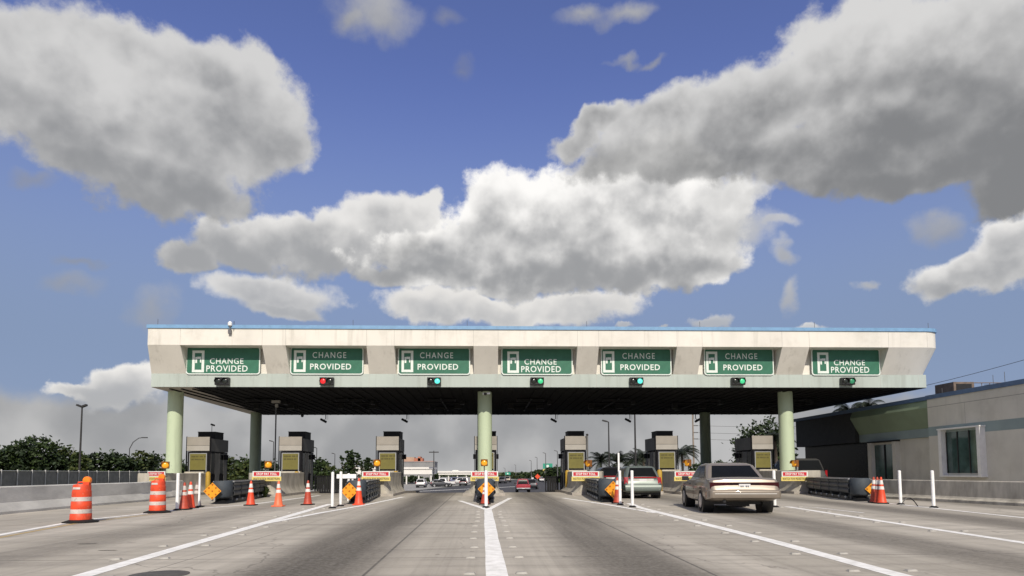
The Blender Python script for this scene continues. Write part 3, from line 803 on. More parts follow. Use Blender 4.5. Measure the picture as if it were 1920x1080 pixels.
# booths
def make_booth(label, loc):
    t = thing('toll_booth', label, 'toll booth', loc, 0, 'toll booths on the islands')
    L_ = 2.7; w = .62
    b = MB(); b.span(-w, w, .02, L_, .13, 2.5); b.build('cabin', m_boothdark, t)
    b = MB(); b.span(-.655, .655, -.06, .03, 2.86, 3.36); b.build('fascia', m_boothgrey, t)
    b = MB(); b.span(-.655, .655, -.063, .03, 2.54, 2.845); b.build('fascia_stripe', m_boothpale, t)
    b = MB(); b.span(-.63, .63, .035, L_ + .05, 2.52, 3.28); b.build('roof_panel', m_boothside, t)
    for s in (-1, 1):
        b = MB(); b.span(s * .665, s * .70, -.05, .06, .9, 3.38); b.build('corner_post', m_boothdark, t)
    b = MB(); b.span(-.38, .62, .75, 2.0, 3.283, 3.68); b.span(-.40, .64, .73, 2.02, 3.68, 3.72); b.build('roof_unit', m_soffit2, t)
    nb = MB(); nb.span(-.60, .60, -.03, .018, 1.22, 2.50); nb.build('front_surround', m_boothdark, t)
    nb = MB(); nb.span(-.505, .505, -.036, -.0305, 1.25, 2.40); f = nb.build('notice_frame', m_alu, t)
    nb = MB(); nb.span(-.46, .46, -.041, -.0362, 1.42, 2.36); bd = nb.build('notice_board', m_olive, f)
    nb = MB(); nb.span(-.46, .46, -.043, -.0362, 1.285, 1.415); nb.build('counter_glass', m_glassdark, f)
    nb = MB(); rnd = random.Random(3)
    for z, ws in ((2.20, (.22, .16, .2, .12)), (2.03, (.14, .22, .08, .14))):
        x = -.38
        for k in ws:
            q = x
            while q < x + k - .02: nb.span(q, q + .035, -.0435, -.042, z - .045, z + .045); q += .05
            x += k + .05
    nb.build('notice_lettering', m_olivetext, f)
    for s in (-1, 1):
        x = s * (w + .004)
        for y0, y1 in ((.28, .78), (1.55, 2.05)):
            nb = MB(); nb.span(x - .006, x + .006, y0, y1, 1.2, 2.4); wd = nb.build('side_window', m_glassdark, t)
            nb = MB(); nb.span(x - .015, x + .015, y0 - .05, y0 - .005, 1.15, 2.45); nb.span(x - .015, x + .015, y1 + .005, y1 + .05, 1.15, 2.45); nb.build('window_frame', m_boothside, wd)
        nb = MB(); nb.span(x - .012, x + .012, .9, 1.48, .2, 2.42); nb.build('door', m_boothside, t)
        nb = MB(); nb.span(x - .012, x + .012, 2.15, 2.6, .2, 2.45); nb.build('side_panel', m_boothside, t)
        nb = MB(); nb.box(x + s * .1, 2.25, 2.2, .16, .3, .3); nb.build('side_lamp', m_boothdark, t)
    return t
BY = 38.45
BLAB = ['grey and black toll booth with olive notice beside the left front column', 'grey and black toll booth with olive notice on the second island from the left',
        'grey and black toll booth with an amber lamp before it, left of the middle column', 'black toll booth hidden behind the middle column',
        'grey and black toll booth with a thin corner pole, right of the middle column', 'grey and black toll booth with olive notice behind the pale green car',
        'grey and black toll booth with olive notice behind the gold sedan, before a big tree']
BPX = [372, 545, 727, 908, 1080, 1250, 1430]
booth0 = None
for i in range(7):
    x = at(BPX[i], 850, BY).x if i != 3 else IX[3] + .08
    if booth0 is None: booth0 = make_booth(BLAB[0], (x, BY, zg(BY)))
    else: copy_tree(booth0, (x, BY, zg(BY)), 0, BLAB[i], skip=('roof_unit',) if i == 6 else ())
p = at(397, 815, BY + 1.4)
t = thing('roof_lamp', 'small dark lamp on a rod over the leftmost booth', 'lamp', (p.x, BY + 1.4, 3.7))
b = MB(); b.tube([(0, 0, 0), (0, 0, .42)], .015, 6); b.build('rod', m_poledark, t)
b = MB(); b.box(.06, -.03, .46, .22, .14, .1, ry=R(20)); b.build('lamp_head', m_poledark, t)
p = at(1101, 820, BY - .2)
t = thing('corner_pole', 'thin grey pole at the corner of the booth right of the middle column', 'pole', (p.x, BY - .2, 1.22))
b = MB(); b.tube([(0, 0, 0), (0, 0, 2.15)], .05, 10); b.build('pole', m_boothside, t)
b = MB(); b.lathe([(.075, 2.15), (.075, 2.22), (.03, 2.26)], n=12); b.build('cap', m_poledark, t)
# bollards
for i, (px, lab) in enumerate(((390, 'faded yellow bollard at the foot of the leftmost booth'), (556, 'faded yellow bollard by the second booth from the left'),
                            (742, 'faded yellow bollard by the booth left of the middle column'), (1064, 'faded yellow bollard left of the booth with a corner pole'),
                            (1237, 'faded yellow bollard beside the pale green car'))):
    yy = 37.4 if i != 4 else 33.5
    p = at(px, 900, yy)
    t = thing('bollard', lab, 'bollard', (p.x, yy, 0), 0, 'yellow bollards on the islands')
    b = MB(); b.lathe([(.13, .0), (.13, 1.2), (.10, 1.27), (.03, 1.3)], n=18); b.build('post', m_bollard, t)
    b = MB(); b.lathe([(.2, 0), (.2, .14), (.15, .16)], n=18); b.build('base_plate', m_curb, t)

# stop plates, amber lamps
PPX = [293, 500, 705, 908.5, 1098, 1290, 1490]
for i, px in enumerate(PPX):
    yy = 32.75
    p = at(px, 892.5, yy)
    s = 50 / (F / yy) / 50
    t = thing('stop_plate', 'red and yellow pay toll plate on the ' + ORD[i], 'sign', (p.x, yy, p.z), R((-30, 2, 4, 0, -2, -2, 0)[i]), 'pay toll plates on the island noses')
    W_ = 1.38
    b = MB(); b.box(0, 0, .105, W_, .03, .27); b.build('backing', m_signwhite, t)
    b = MB(); b.box(0, -.018, .105, W_ - .12, .006, .19); b.build('red_panel', m_redplate, t)
    letters('STOP PAY TOLL', 1.0, .125, m_signwhite, (0, -.0235, .105), t, .03, 1.1)
    b = MB(); b.box(0, 0, -.145, W_ + .06, .03, .22); b.build('yellow_panel', m_yelplate, t)
    letters('WATCH FOR PEDESTRIAN', 1.3, .115, m_blacktext, (0, -.0175, -.145), t, .02, 1.05)
    b = MB(); b.span(-W_ / 2, W_ / 2 , .02, .06, -.20, -.14); b.tube([(-.35, .05, .2), (-.35, .05, .0), (-.35, .35, -.02)], .025, 6); b.tube([(.35, .05, .2), (.35, .05, .0), (.35, .35, -.02)], .025, 6); b.build('bracket', m_polegrey, t)
LPX = [(310, 872, 20), (503, 871, 18), (707, 868, 14), (908, 867.5, 0), (1102, 869, -62), (1288, 868, -65), (1489, 869, -75)]
LLAB = ['amber warning lamp before the left front column', 'amber warning lamp above the pay toll plate left of the second booth', 'bright amber warning lamp before the third booth from the left',
        'bright amber warning lamp before the middle column', 'amber warning lamp turned sideways by the corner pole booth', 'amber warning lamp turned sideways, behind the gold sedan roof', 'dark amber warning lamp turned sideways by the right front column']
for i, (px, py, a) in enumerate(LPX):
    yy = 33.2
    p = at(px, py, yy)
    t = thing('warning_lamp', LLAB[i], 'warning lamp', (p.x, yy, 1.22), R(a), 'amber warning lamps on the islands')
    h = p.z - 1.22
    b = MB(); b.tube([(0, .1, 0), (0, .1, h)], .03, 8); b.build('post', m_polegrey, t)
    b = MB(); b.box(0, .08, h, .36, .16, .36); b.build('housing', m_amberhouse, t, bevel=.03)
    Mx = Matrix.Rotation(R(90), 3, 'X')
    b = MB(); b.lathe([(.165, 0), (.16, .02), (.12, .06), (.03, .08)], (0, -.001, h), 20, M_=Mx); b.build('lens', m_amberlens, t)
    b = MB(); n = 12
    for kk in range(n):
        a0, a1 = R(0 + 180 * kk / n), R(0 + 180 * (kk + 1) / n)
        b.quad((.18 * math.cos(a0), 0, h + .18 * math.sin(a0)), (.18 * math.cos(a1), 0, h + .18 * math.sin(a1)), (.18 * math.cos(a1), -.14, h + .18 * math.sin(a1)), (.18 * math.cos(a0), -.14, h + .18 * math.sin(a0)))
    o = b.build('visor', m_amberhouse, t, fix=False); md = o.modifiers.new('thickness', 'SOLIDIFY'); md.thickness = .008

# crash cushions in front of the islands
def cushion(label, nose, tail, w=.68):
    d = Vector((tail[0] - nose[0], tail[1] - nose[1], 0)); L_ = d.length; rz = math.atan2(-d.x, d.y)
    t = thing('crash_cushion', label, 'crash cushion', (nose[0], nose[1], 0), rz, 'crash cushions before the islands')
    prof = [.30, .345, .40, .455, .50, .545, .60, .655, .70, .745, .80, .84]
    outs = [0, .05, .065, .05, 0, .05, .065, .05, 0, .05, .065, .0]
    nb = 5; seg = (L_ - .5) / nb
    for s in (-1, 1):
        for k in range(nb):
            y0 = .5 + k * seg; y1 = y0 + seg + .08
            b = MB(); rings = []
            for y, g_ in ((y0, .022), (y1, 0)):
                o_ = [(s * (w / 2 + q + g_), y, z) for q, z in zip(outs, prof)]; i_ = [(s * (w / 2 + q + g_ - .02), y, z) for q, z in zip(outs, prof)][::-1]
                rings.append(o_ + i_)
            b.loft(rings); b.build('fender_panel', m_cushion, t, smooth=50)
    b = MB(); n = 10; rings = []
    for z in (.24, .30, .84, .90):
        sh = .05 if z in (.24, .90) else 0
        rings.append([((w / 2 + .02 - sh) * math.cos(R(180 + 180 * k / n)), .36 + (.36 - sh) * math.sin(R(180 + 180 * k / n)), z) for k in range(n + 1)] + [(w / 2 + .02 - sh, .54, z), (-w / 2 - .02 + sh, .54, z)])
    b.loft(rings); b.build('nose', m_cushnose, t, smooth=50)
    b = MB(); b.span(-w / 2 + .06, w / 2 - .06, .6, L_, .30, .80); b.build('cartridge', m_soffit2, t)
    for s in (-1, 1):
        b = MB(); b.span(s * (w / 2 + .03) - .035, s * (w / 2 + .03) + .035, .52, L_, .846, .885); b.build('top_rail', m_alu, t)
    for k in range(nb + 1):
        b = MB(); y = .62 + k * seg * .98
        b.span(-w / 2 + .02, w / 2 - .02, y - .05, y + .05, .05, .87); b.build('diaphragm', m_cushion, t)
    b = MB(); b.span(-.14, .14, .2, L_, .02, .12)
    b.loft([[(-.32, -.15, .0), (.32, -.15, 0), (.36, .95, 0), (-.36, .95, 0)], [(-.2, .15, .10), (.2, .15, .10), (.3, .95, .24), (-.3, .95, .24)]])
    for s in (-1, 1): b.span(s * (w / 2 - .02) - .02, s * (w / 2 - .02) + .02, .9, L_, .02, .16)
    b.build('rail', m_black, t)
    for s in (-1, 1):
        y = 1.15
        while y < L_ - .3:
            b = MB(); b.lathe([(.05, 0), (.05, .035), (.02, .05)], (s * (w / 2 + .002), y, .13), 10, M_=Matrix.Rotation(R(90 * s), 3, 'Y')); b.build('bolt', m_bolt, t); y += 1.05
    return t
n2, n3, n4, n5, n7 = gnd(402, 946), gnd(662, 946), gnd(910, 944), gnd(1146, 943), gnd(1634, 941)
CUSH = [(1, n2, 'crash cushion with lit bolts before the second island from the left'), (2, n3, 'short crash cushion behind the large cone and white posts'),
        (3, n4, 'crash cushion seen end on before the middle column'), (4, n5, 'crash cushion behind the cone right of the middle column'),
        (5, Vector((IX[5] - .6, 26.2, 0)), 'crash cushion hidden behind the gold sedan'), (6, n7, 'long dark crash cushion before the building with three cones at its nose')]
for i, nz, lab in CUSH: cushion(lab, (nz.x, nz.y + .5), (IX[i], 32.6))
# amber diamond markers
DPX = [(398, 921, 'whole'), (655, 921, ''), (912, 917, ''), (1150, 918, ''), (1640, 917, '')]
DLAB = ['amber diamond marker with round reflectors on the cushion left of the closed lane', 'amber diamond marker beside the large cone and white posts', 'amber diamond marker behind the white post below the middle column',
        'amber diamond marker half hidden by a cone right of the middle column', 'amber diamond marker half hidden by three cones on the right']
for i, (px, py, _) in enumerate(DPX):
    nz = (n2, n3, n4, n5, n7)[i]; yy = nz.y + .32
    p = at(px, py, yy)
    t = thing('diamond_marker', DLAB[i], 'marker sign', (p.x, yy, p.z), R((4, 2, 0, -18, -22)[i]), 'amber diamond markers on the cushion noses')
    h = .335
    b = MB(); b.prism([(-h, 0, 0), (0, 0, -h), (h, 0, 0), (0, 0, h)], (0, .02, 0)); b.build('plate', m_amber, t)
    for k in range(9):
        u, v = (k % 3 - 1) * .135, (k // 3 - 1) * .135
        b = MB(); b.lathe([(.038, 0), (.03, .012)], ((u - v) * .95, -.0005, (u + v) * .95), 10, M_=Matrix.Rotation(R(90), 3, 'X')); b.build('reflector', m_amberdot, t)
    b = MB(); b.span(-.03, .03, .022, .06, -p.z + .12, .1); b.build('stake', m_polegrey, t)

# ------------------------------------------------------------------ traffic cones, drums, posts
def make_cone(label, loc, body=m_orange, base=m_rubber, collar=m_collar, h=.92, lean=0):
    t = thing('traffic_cone', label, 'traffic cone', loc, random.uniform(-.4, .4), 'traffic cones around the islands')
    b = MB(); b.box(0, 0, .022, .39, .39, .044); b.build('base', base, t, bevel=.012)
    def r(z): return .155 - (.155 - .03) * (z - .045) / (h - .045)
    b = MB(); b.lathe([(r(.045) + .02, .044), (r(.07), .07), (r(.4), .4), (r(h - .03), h - .03), (r(h) * .8, h), (.012, h - .002)], n=28); b.build('body', body, t)
    for z0, z1 in ((h * .53, h * .65), (h * .72, h * .88)):
        b = MB(); b.lathe([(r(z0) + .001, z0), (r(z0) + .005, z0 + .004), (r(z1) + .005, z1 - .004), (r(z1) + .001, z1)], n=28); b.build('collar', collar, t)
    return t
def cone(px, py, label, **k):
    p = gnd(px, py); return make_cone(label, (p.x, p.y + .1, 0), **k)
cone(342, 956, 'dull crimson cone with grey collars beside the left white post', body=m_orange2, collar=m_collar2, h=.9)
cone(354, 954, 'red orange cone in the middle of the three before the leftmost island wall')
cone(366, 951, 'faded grey cone with pale collars beside the slim white post', body=mat('sun bleached cone plastic', (.20, .14, .12), .7, var=.3), collar=m_collar2, h=.9)
cone(468, 948, 'orange cone with dark base before the second crash cushion from the left')
cone(520, 950, 'bright orange cone with orange base in the closed lane', body=m_orange3, base=m_orange3)
cone(575.5, 947, 'dirty brown red cone at the right of the closed lane', body=m_orange2)
cone(671.5, 947, 'large bright orange cone before the third crash cushion from the left', base=m_orange, h=1.0)
cone(1159, 944, 'orange cone behind a white post right of the middle column', body=m_orange2, h=.98)
cone(909, 946, 'dark red cone behind the white post at the middle island', body=m_orange2, h=.72)
cone(1643, 943, 'left of the three cones bunched by the right hand diamond marker', body=m_orange2, h=.96)
cone(1650, 944, 'middle of the three cones bunched by the right hand diamond marker', body=m_orange2, h=.96)
cone(1657, 944.5, 'right of the three cones bunched by the right hand diamond marker', body=m_orange, h=.96)
def drum(px, py, label, h, lampx):
    p = gnd(px, py)
    q = 1 + .42 / p.y
    t = thing('traffic_drum', label, 'traffic barrel', (p.x * q, p.y * q, 0), 0, 'orange traffic drums on the left')
    b = MB(); b.lathe([(.40, 0), (.40, .03), (.27, .07), (.25, .075)], n=8); b.build('base', m_rubber, t)
    k = h / 1.0; W_ = .84
    prof = [(.28, .06), (.28, .09), (.275, .22 * k), (.268, .23 * k), (.262, .345 * k), (.267, .355 * k), (.26, .53 * k), (.252, .54 * k), (.247, .655 * k), (.252, .665 * k), (.246, .80 * k), (.236, .81 * k), (.232, .93 * k), (.218, .965 * k), (.1, .975 * k)]
    prof = [(r * W_, z) for r, z in prof]
    b = MB(); b.lathe(prof, n=36); b.build('body', m_orange, t)
    def ringat(z0, z1):
        def rr(z):
            for (r0, a), (r1, c) in zip(prof, prof[1:]):
                if a <= z <= c: return r0 + (r1 - r0) * (z - a) / (c - a)
            return .2
        b = MB(); n = 5
        b.lathe([(rr(z0) + .002, z0)] + [(rr(z0 + (z1 - z0) * q / n) + .005, z0 + (z1 - z0) * q / n) for q in range(n + 1)] + [(rr(z1) + .002, z1)], n=36); b.build('stripe', m_collar2, t)
    ringat(.235 * k, .34 * k); ringat(.545 * k, .65 * k)
    b = MB(); b.tube([(-.12, 0, .97 * k), (-.1, 0, 1.02 * k), (.02, 0, 1.03 * k), (.04, 0, .98 * k)], .02, 8); b.build('handle', m_orange, t)
    b = MB(); rr = .242 * W_ + .006
    for q in range(8):
        a0, a1 = R(235 + q * 7), R(235 + (q + 1) * 7)
        b.quad((rr * math.cos(a0), rr * math.sin(a0), .845 * k), (rr * math.cos(a1), rr * math.sin(a1), .845 * k), ((rr - .008) * math.cos(a1), (rr - .008) * math.sin(a1), .90 * k), ((rr - .008) * math.cos(a0), (rr - .008) * math.sin(a0), .90 * k))
    b.build('label_strip', m_collar2, t, fix=False)
    Mx = Matrix.Rotation(R(90), 3, 'X')
    b = MB(); b.lathe([(.04, -.045), (.09, -.04), (.096, 0), (.09, .04), (.04, .05)], (lampx, 0, 1.075 * k), 20, M_=Mx); ln = b.build('lamp', m_drumlamp, t)
    b = MB(); b.box(lampx, 0, .985 * k, .14, .1, .09); b.build('lamp_battery', m_orange, ln)
drum(151, 982, 'nearest orange and white striped drum with a round lamp', .97, .12)
drum(295, 963, 'orange and white striped drum farther along the painted edge line', 1.02, .10)
def post(px, py, top, label, r=.05, thin=False):
    p = gnd(px, py); h = at(px, top, p.y).z
    t = thing('delineator_post', label, 'marker post', (p.x, p.y, 0), 0, 'white marker posts on the lane noses')
    b = MB(); b.lathe([(.13, 0), (.13, .02), (.09, .045), (.06, .06)], n=16); b.build('base', m_rubber, t)
    b = MB(); b.lathe([(r, .05), (r * 1.05, .3), (r, h - .2), (r * 1.02, h - .02), (r * .5, h)], n=16); b.build('post', m_postwhite, t)
post(332, 957, 887, 'white marker post beside the crimson cone')
post(373, 951, 886, 'slim white marker post right of the three left cones', .036)
post(623, 953, 885, 'nearer white marker post of the pair at the closed lane')
post(638.5, 949, 884, 'farther white marker post of the pair, crossed by a white arm')
post(911.5, 952, 882, 'white marker post in front of the middle island', .055)
post(1163, 947, 882, 'white marker post in front of the cone right of the middle column')
post(1186, 951, 882, 'white marker post alone before the pale green car')
post(1453, 951, 882, 'white marker post behind the gold sedan')
post(1689, 946, 882, 'white marker post by the doorway of the building')
post(1751, 952, 882, 'white marker post by the window of the building')
p = at(650, 893, 27.5)
t = thing('gate_arm', 'white horizontal arm with a white drop leg behind the paired posts', 'barrier arm', (p.x, 27.5, p.z))
b = MB(); b.span(-.42, .40, 0, .05, -.09, .09); b.build('arm', m_postwhite, t)
b = MB(); b.span(.03, .12, .052, .1, -p.z, .12); b.span(.2, .27, .052, .1, -p.z, .08); b.build('leg', m_postwhite, t)
p = at(1160, 870, 34.2)
t = thing('raised_gate', 'thin white raised gate arm standing above the dark car', 'barrier arm', (p.x, 34.2, 0))
b = MB(); b.span(-.045, .045, -.02, .02, .7, at(1160, 849, 34.2).z); b.build('arm', m_postwhite, t)
b = MB(); b.span(-.12, .12, -.1, .1, 0, .95); b.build('pedestal', m_boothdark, t)

# ------------------------------------------------------------------ side barriers and fence
def wall_run(name, label, cat, pts, prof, mt):
    """a concrete barrier: its section swept along ground points"""
    c = pts[0]; t = thing(name, label, cat, (c.x, c.y, 0)); rings = []
    Q = []
    for a, e in zip(pts, pts[1:]):
        n = max(1, int((e - a).length / 2))
        Q += [a.lerp(e, i / n) for i in range(n)]
    Q.append(pts[-1])
    for i, p in enumerate(Q):
        d = (Q[min(i + 1, len(Q) - 1)] - Q[max(i - 1, 0)]); d = Vector((d.x, d.y, 0)).normalized(); nn = Vector((d.y, -d.x, 0))
        rings.append([p + nn * u + Vector((0, 0, zg(p.y) + z)) for u, z in prof])
    b = MB(); b.loft(rings); b.build('wall', mt, t, (c.x, c.y, 0), smooth=25)
    return t, Q
V = lambda p, z=0: Vector((p.x, p.y, z))
jersey = [(.0, .0), (.0, .08), (-.16, .34), (-.21, .80), (-.24, .83), (-.44, .83), (-.47, .80), (-.52, .34), (-.68, .08), (-.68, 0)]
lb = [V(gnd(-420, 1005)), V(gnd(-150, 980)), V(gnd(0, 965.5)), V(gnd(150, 951)), V(gnd(270, 940.5)), Vector((IX[0] + 1.3, 33.0, 0)), Vector((IX[0] + 1.25, 34.5, 0))]
wall_run('concrete_barrier', 'long pale concrete barrier on the left, behind the striped drums', 'barrier', lb, jersey, m_barrier)
rb = [Vector((IX[6] + .9, 33.2, 0)), V(gnd(1640, 933.5)), V(gnd(1780, 941)), V(gnd(1920, 949)), V(gnd(2250, 968))]
profr = [(.22, 0), (.22, .10), (.05, .16), (.0, .22), (-.04, .78), (-.07, .81), (-.3, .81), (-.33, .78), (-.36, 0)]
tb, _ = wall_run('concrete_barrier', 'stained tan concrete barrier on the right, in front of the beige building', 'barrier', rb[::1], [(u, z) for u, z in profr], m_barrier2)
pc = gnd(1706, 935, .35)
t = thing('loose_cable', 'curved black cable poking up at the right barrier', 'cable', (pc.x - .1, pc.y - .12, 0))
b = MB(); b.tube([(-.25 + .5 * k / 8, 0, .02 + .36 * math.sin(math.pi * (.15 + .75 * k / 8))) for k in range(9)], .014, 6); b.build('cable', m_black, t)
fp = [Vector((at(-160, 890, 42).x, 42, 0)), Vector((at(0, 890, 52).x, 52, 0)), Vector((at(180, 890, 74).x, 74, 0)), Vector((at(345, 890, 102).x, 102, 0))]
t = thing('privacy_fence', 'dark mesh fence with pale posts behind the left barrier', 'fence', tuple(fp[0]))
off = tuple(fp[0])
for a, e in zip(fp, fp[1:]):
    n = max(1, int((e - a).length / 2.6)); d = (e - a).normalized(); nn = Vector((d.y, -d.x, 0))
    for i in range(n):
        p, q = a.lerp(e, i / n), a.lerp(e, (i + 1) / n); zt = 1.5
        b = MB(); b.loft([[p + Vector((0, 0, zg(p.y))), p + nn * .02 + Vector((0, 0, zg(p.y))), p + nn * .02 + Vector((0, 0, zt)), p + Vector((0, 0, zt))], [q + Vector((0, 0, zg(q.y))), q + nn * .02 + Vector((0, 0, zg(q.y))), q + nn * .02 + Vector((0, 0, zt)), q + Vector((0, 0, zt))]])
        b.build('mesh_panel', m_fence, t, off)
        b = MB(); f_ = p + nn * .08; b.tube([f_ + Vector((0, 0, zg(p.y))), f_ + Vector((0, 0, zt + .08))], .05, 8); b.build('post', m_fencepost, t, off)
b = MB()
for a, e in zip(fp, fp[1:]): b.tube([a + Vector((0.05, 0, 1.47)), e + Vector((0.05, 0, 1.47))], .03, 6)
b.build('rail', m_fencepost, t, off)

# ------------------------------------------------------------------ building on the right
YC = 33.6
X0 = at(1741, 810, YC).x
zr = at(1757, 742, YC).z; zb1 = at(1741, 801, YC).z; zb0 = at(1741, 818, YC).z
bl = thing('plaza_building', 'low beige plaza building with slate band and blue roof edge on the right', 'building', (X0 + 5, 36, 0)); BO = tuple(bl.location)
YE = 49
b = MB(); b.span(X0, X0 + 13, 6, YC, -.2, zr - .22); part(b, 'wall', m_beige, bl, BO)
b = MB(); b.span(X0 - .004, X0 + .02, 6, YC - .004, zb0, zb1); part(b, 'wall_band', m_bandblue, bl, BO)
b = MB()
zj = zb1 + (zr - zb1) * .62
b.span(X0 - .003, X0 + .01, 6, YC - .01, zj - .012, zj + .012); b.span(X0 - .003, X0 + .01, 6, YC - .01, .62, .645)
for y in (27.2, 30.9, 24): b.span(X0 - .003, X0 + .01, y, y + .012, zb1 + .01, zj - .02)
part(b, 'wall_joint', mat('grey wall joint', (.27, .25, .23), .8), bl, BO)
XT = X0 + .17
zu = zr - .22 - .42
def bsec(x, z): return [(x, YC + .003, z), (X0 + 13, YC + .003, z), (X0 + 13, YE, z), (x, YE, z)]
YE, YE_ = 41.0, YE
b = MB(); b.loft([bsec(X0 + .58, zb1), bsec(X0, zu), bsec(X0 + .17, zr - .22)])
part(b, 'mansard', m_greenwall, bl, BO)
b = MB(); b.span(X0 + .575, X0 + 13, YC + .003, YE, zb0, zb1 - .003); part(b, 'overhang_band', m_bandblue, bl, BO)
YE = YE_
b = MB(); b.span(X0 + .3, X0 + 13, 41.003, YE, zb0, zr - .222); part(b, 'shade_dark_parapet', m_shadewall, bl, BO)  # left end darkened in colour to stand in for deep shade
b = MB(); b.span(X0 + .72, X0 + 13, YC + .003, 40.4, -1.5, zb0 - .003); part(b, 'recessed_wall', m_beige, bl, BO)
b = MB(); b.span(X0 + .95, X0 + 13, 40.403, YE - .05, -1.5, zb0 - .003); part(b, 'shade_dark_wall', m_glassdark, bl, BO)  # dark glass material stands in for the shaded lower wall
b = MB(); b.span(X0 - .05, X0 + 13.05, 6, YC + .05, zr - .218, zr); b.span(XT - .06, X0 + 13.05, YC + .053, YE + .05, zr - .218, zr - .003); part(b, 'roof_trim', m_bluedull, bl, BO)
yd0, yd1 = 37.5, 39.6; xd = X0 + .72
b = MB(); b.span(xd - .02, xd + .02, yd0, yd1, -.1, zb0 - .25); dr = part(b, 'door', m_glassgreen, bl, BO)
b = MB(); b.span(xd - .26, xd + .0, yd0 - .34, yd0 - .003, -.1, zb0 - .1); part(b, 'pilaster', m_beige, bl, BO)
b = MB(); b.span(xd - .26, xd + .0, yd1 + .003, yd1 + .34, -.1, zb0 - .1); part(b, 'pilaster', m_beige, bl, BO)
b = MB(); b.span(xd - .06, xd - .022, (yd0 + yd1) / 2 - .05, (yd0 + yd1) / 2 + .05, -.1, zb0 - .25); b.span(xd - .3, xd, yd0 - .4, yd1 + .4, zb0 - .098, zb0 - .01); b.build('door_frame', m_soffit2, dr, BO)
# window box with deep pale surround
def y_on_wall(px):
    lo, hi = 15.0, 34.0
    for _ in range(40):
        mid = (lo + hi) / 2
        if at(px, 850, mid).x > X0: hi = mid
        else: lo = mid
    return (lo + hi) / 2
yw1, yw0 = y_on_wall(1776), y_on_wall(1843)
ym = (yw0 + yw1) / 2
wz1, wz0 = at(1810, 808, ym).z, at(1810, 887, ym).z
b = MB(); b.span(X0 - .012, X0 - .002, yw0, yw1, wz0, wz1); wn = part(b, 'window', m_glassgreen, bl, BO)
b = MB()
b.span(X0 - .30, X0 - .001, yw1 + .002, yw1 + .22, wz0 - .12, wz1 + .12); b.span(X0 - .30, X0 - .001, yw0 - .22, yw0 - .002, wz0 - .12, wz1 + .12)
b.span(X0 - .33, X0 - .001, yw0 - .26, yw1 + .26, wz1 + .122, wz1 + .19); b.span(X0 - .30, X0 - .001, yw0 - .25, yw1 + .25, wz0 - .19, wz0 - .122)
b.build('window_frame', m_trim, wn, BO)
b = MB()
for k in (1, 2): y = yw0 + (yw1 - yw0) * k / 3; b.span(X0 - .05, X0 - .013, y - .025, y + .025, wz0, wz1)
b.span(X0 - .05, X0 - .013, yw0 + .001, yw0 + .05, wz0, wz1); b.span(X0 - .05, X0 - .013, yw1 - .05, yw1 - .001, wz0, wz1)
b.build('mullion', m_poledark, wn, BO)
# roof plant and rods
p = at(1816, 733, 37); 
t = thing('roof_plant', 'rusty brown box of roof plant with a pipe frame on the beige building', 'roof unit', (p.x, 37, zr - .2))
hz = at(1816, 716, 37).z - zr + .2
b = MB(); b.span(-.9, .35, 0, 1.6, 0, hz); b.build('casing', m_brown, t)
b = MB(); b.span(-.75, .2, -.02, 0, .15, hz - .12); b.build('grille', m_black, t)
b = MB()
for k in range(4): b.tube([(.5 + k * .5, .2, 0), (.5 + k * .5, .2, hz - .03)], .02, 6)
b.tube([(.36, .2, hz - .03), (2.4, .2, hz - .03)], .03, 6); b.tube([(.36, .2, hz * .55), (2.4, .2, hz * .55)], .02, 6); b.span(1.1, 1.5, .3, .8, 0, .3)
b.build('pipe_frame', m_brown, t)
for px, top, yy, lab in ((1767, 728, 33, 'short thin rod on the roof edge beside the roof plant'), (1864, 703, 31, 'thin rod on the building roof, left of the pair at the right'), (1886, 697, 30, 'tallest thin rod on the building roof, far right')):
    q = at(px, 745, yy); x = max(q.x, X0 + .3)
    t = thing('roof_rod', lab, 'rod', (x, yy, zr - .002), 0, 'rods on the building roof')
    b = MB(); b.tube([(0, 0, 0), (0, 0, at(px, top, yy).z - zr)], .012, 6); b.build('rod', m_polegrey, t)
    b = MB(); b.box(0, 0, .03, .08, .08, .06); b.build('rod_base', m_polegrey, t)

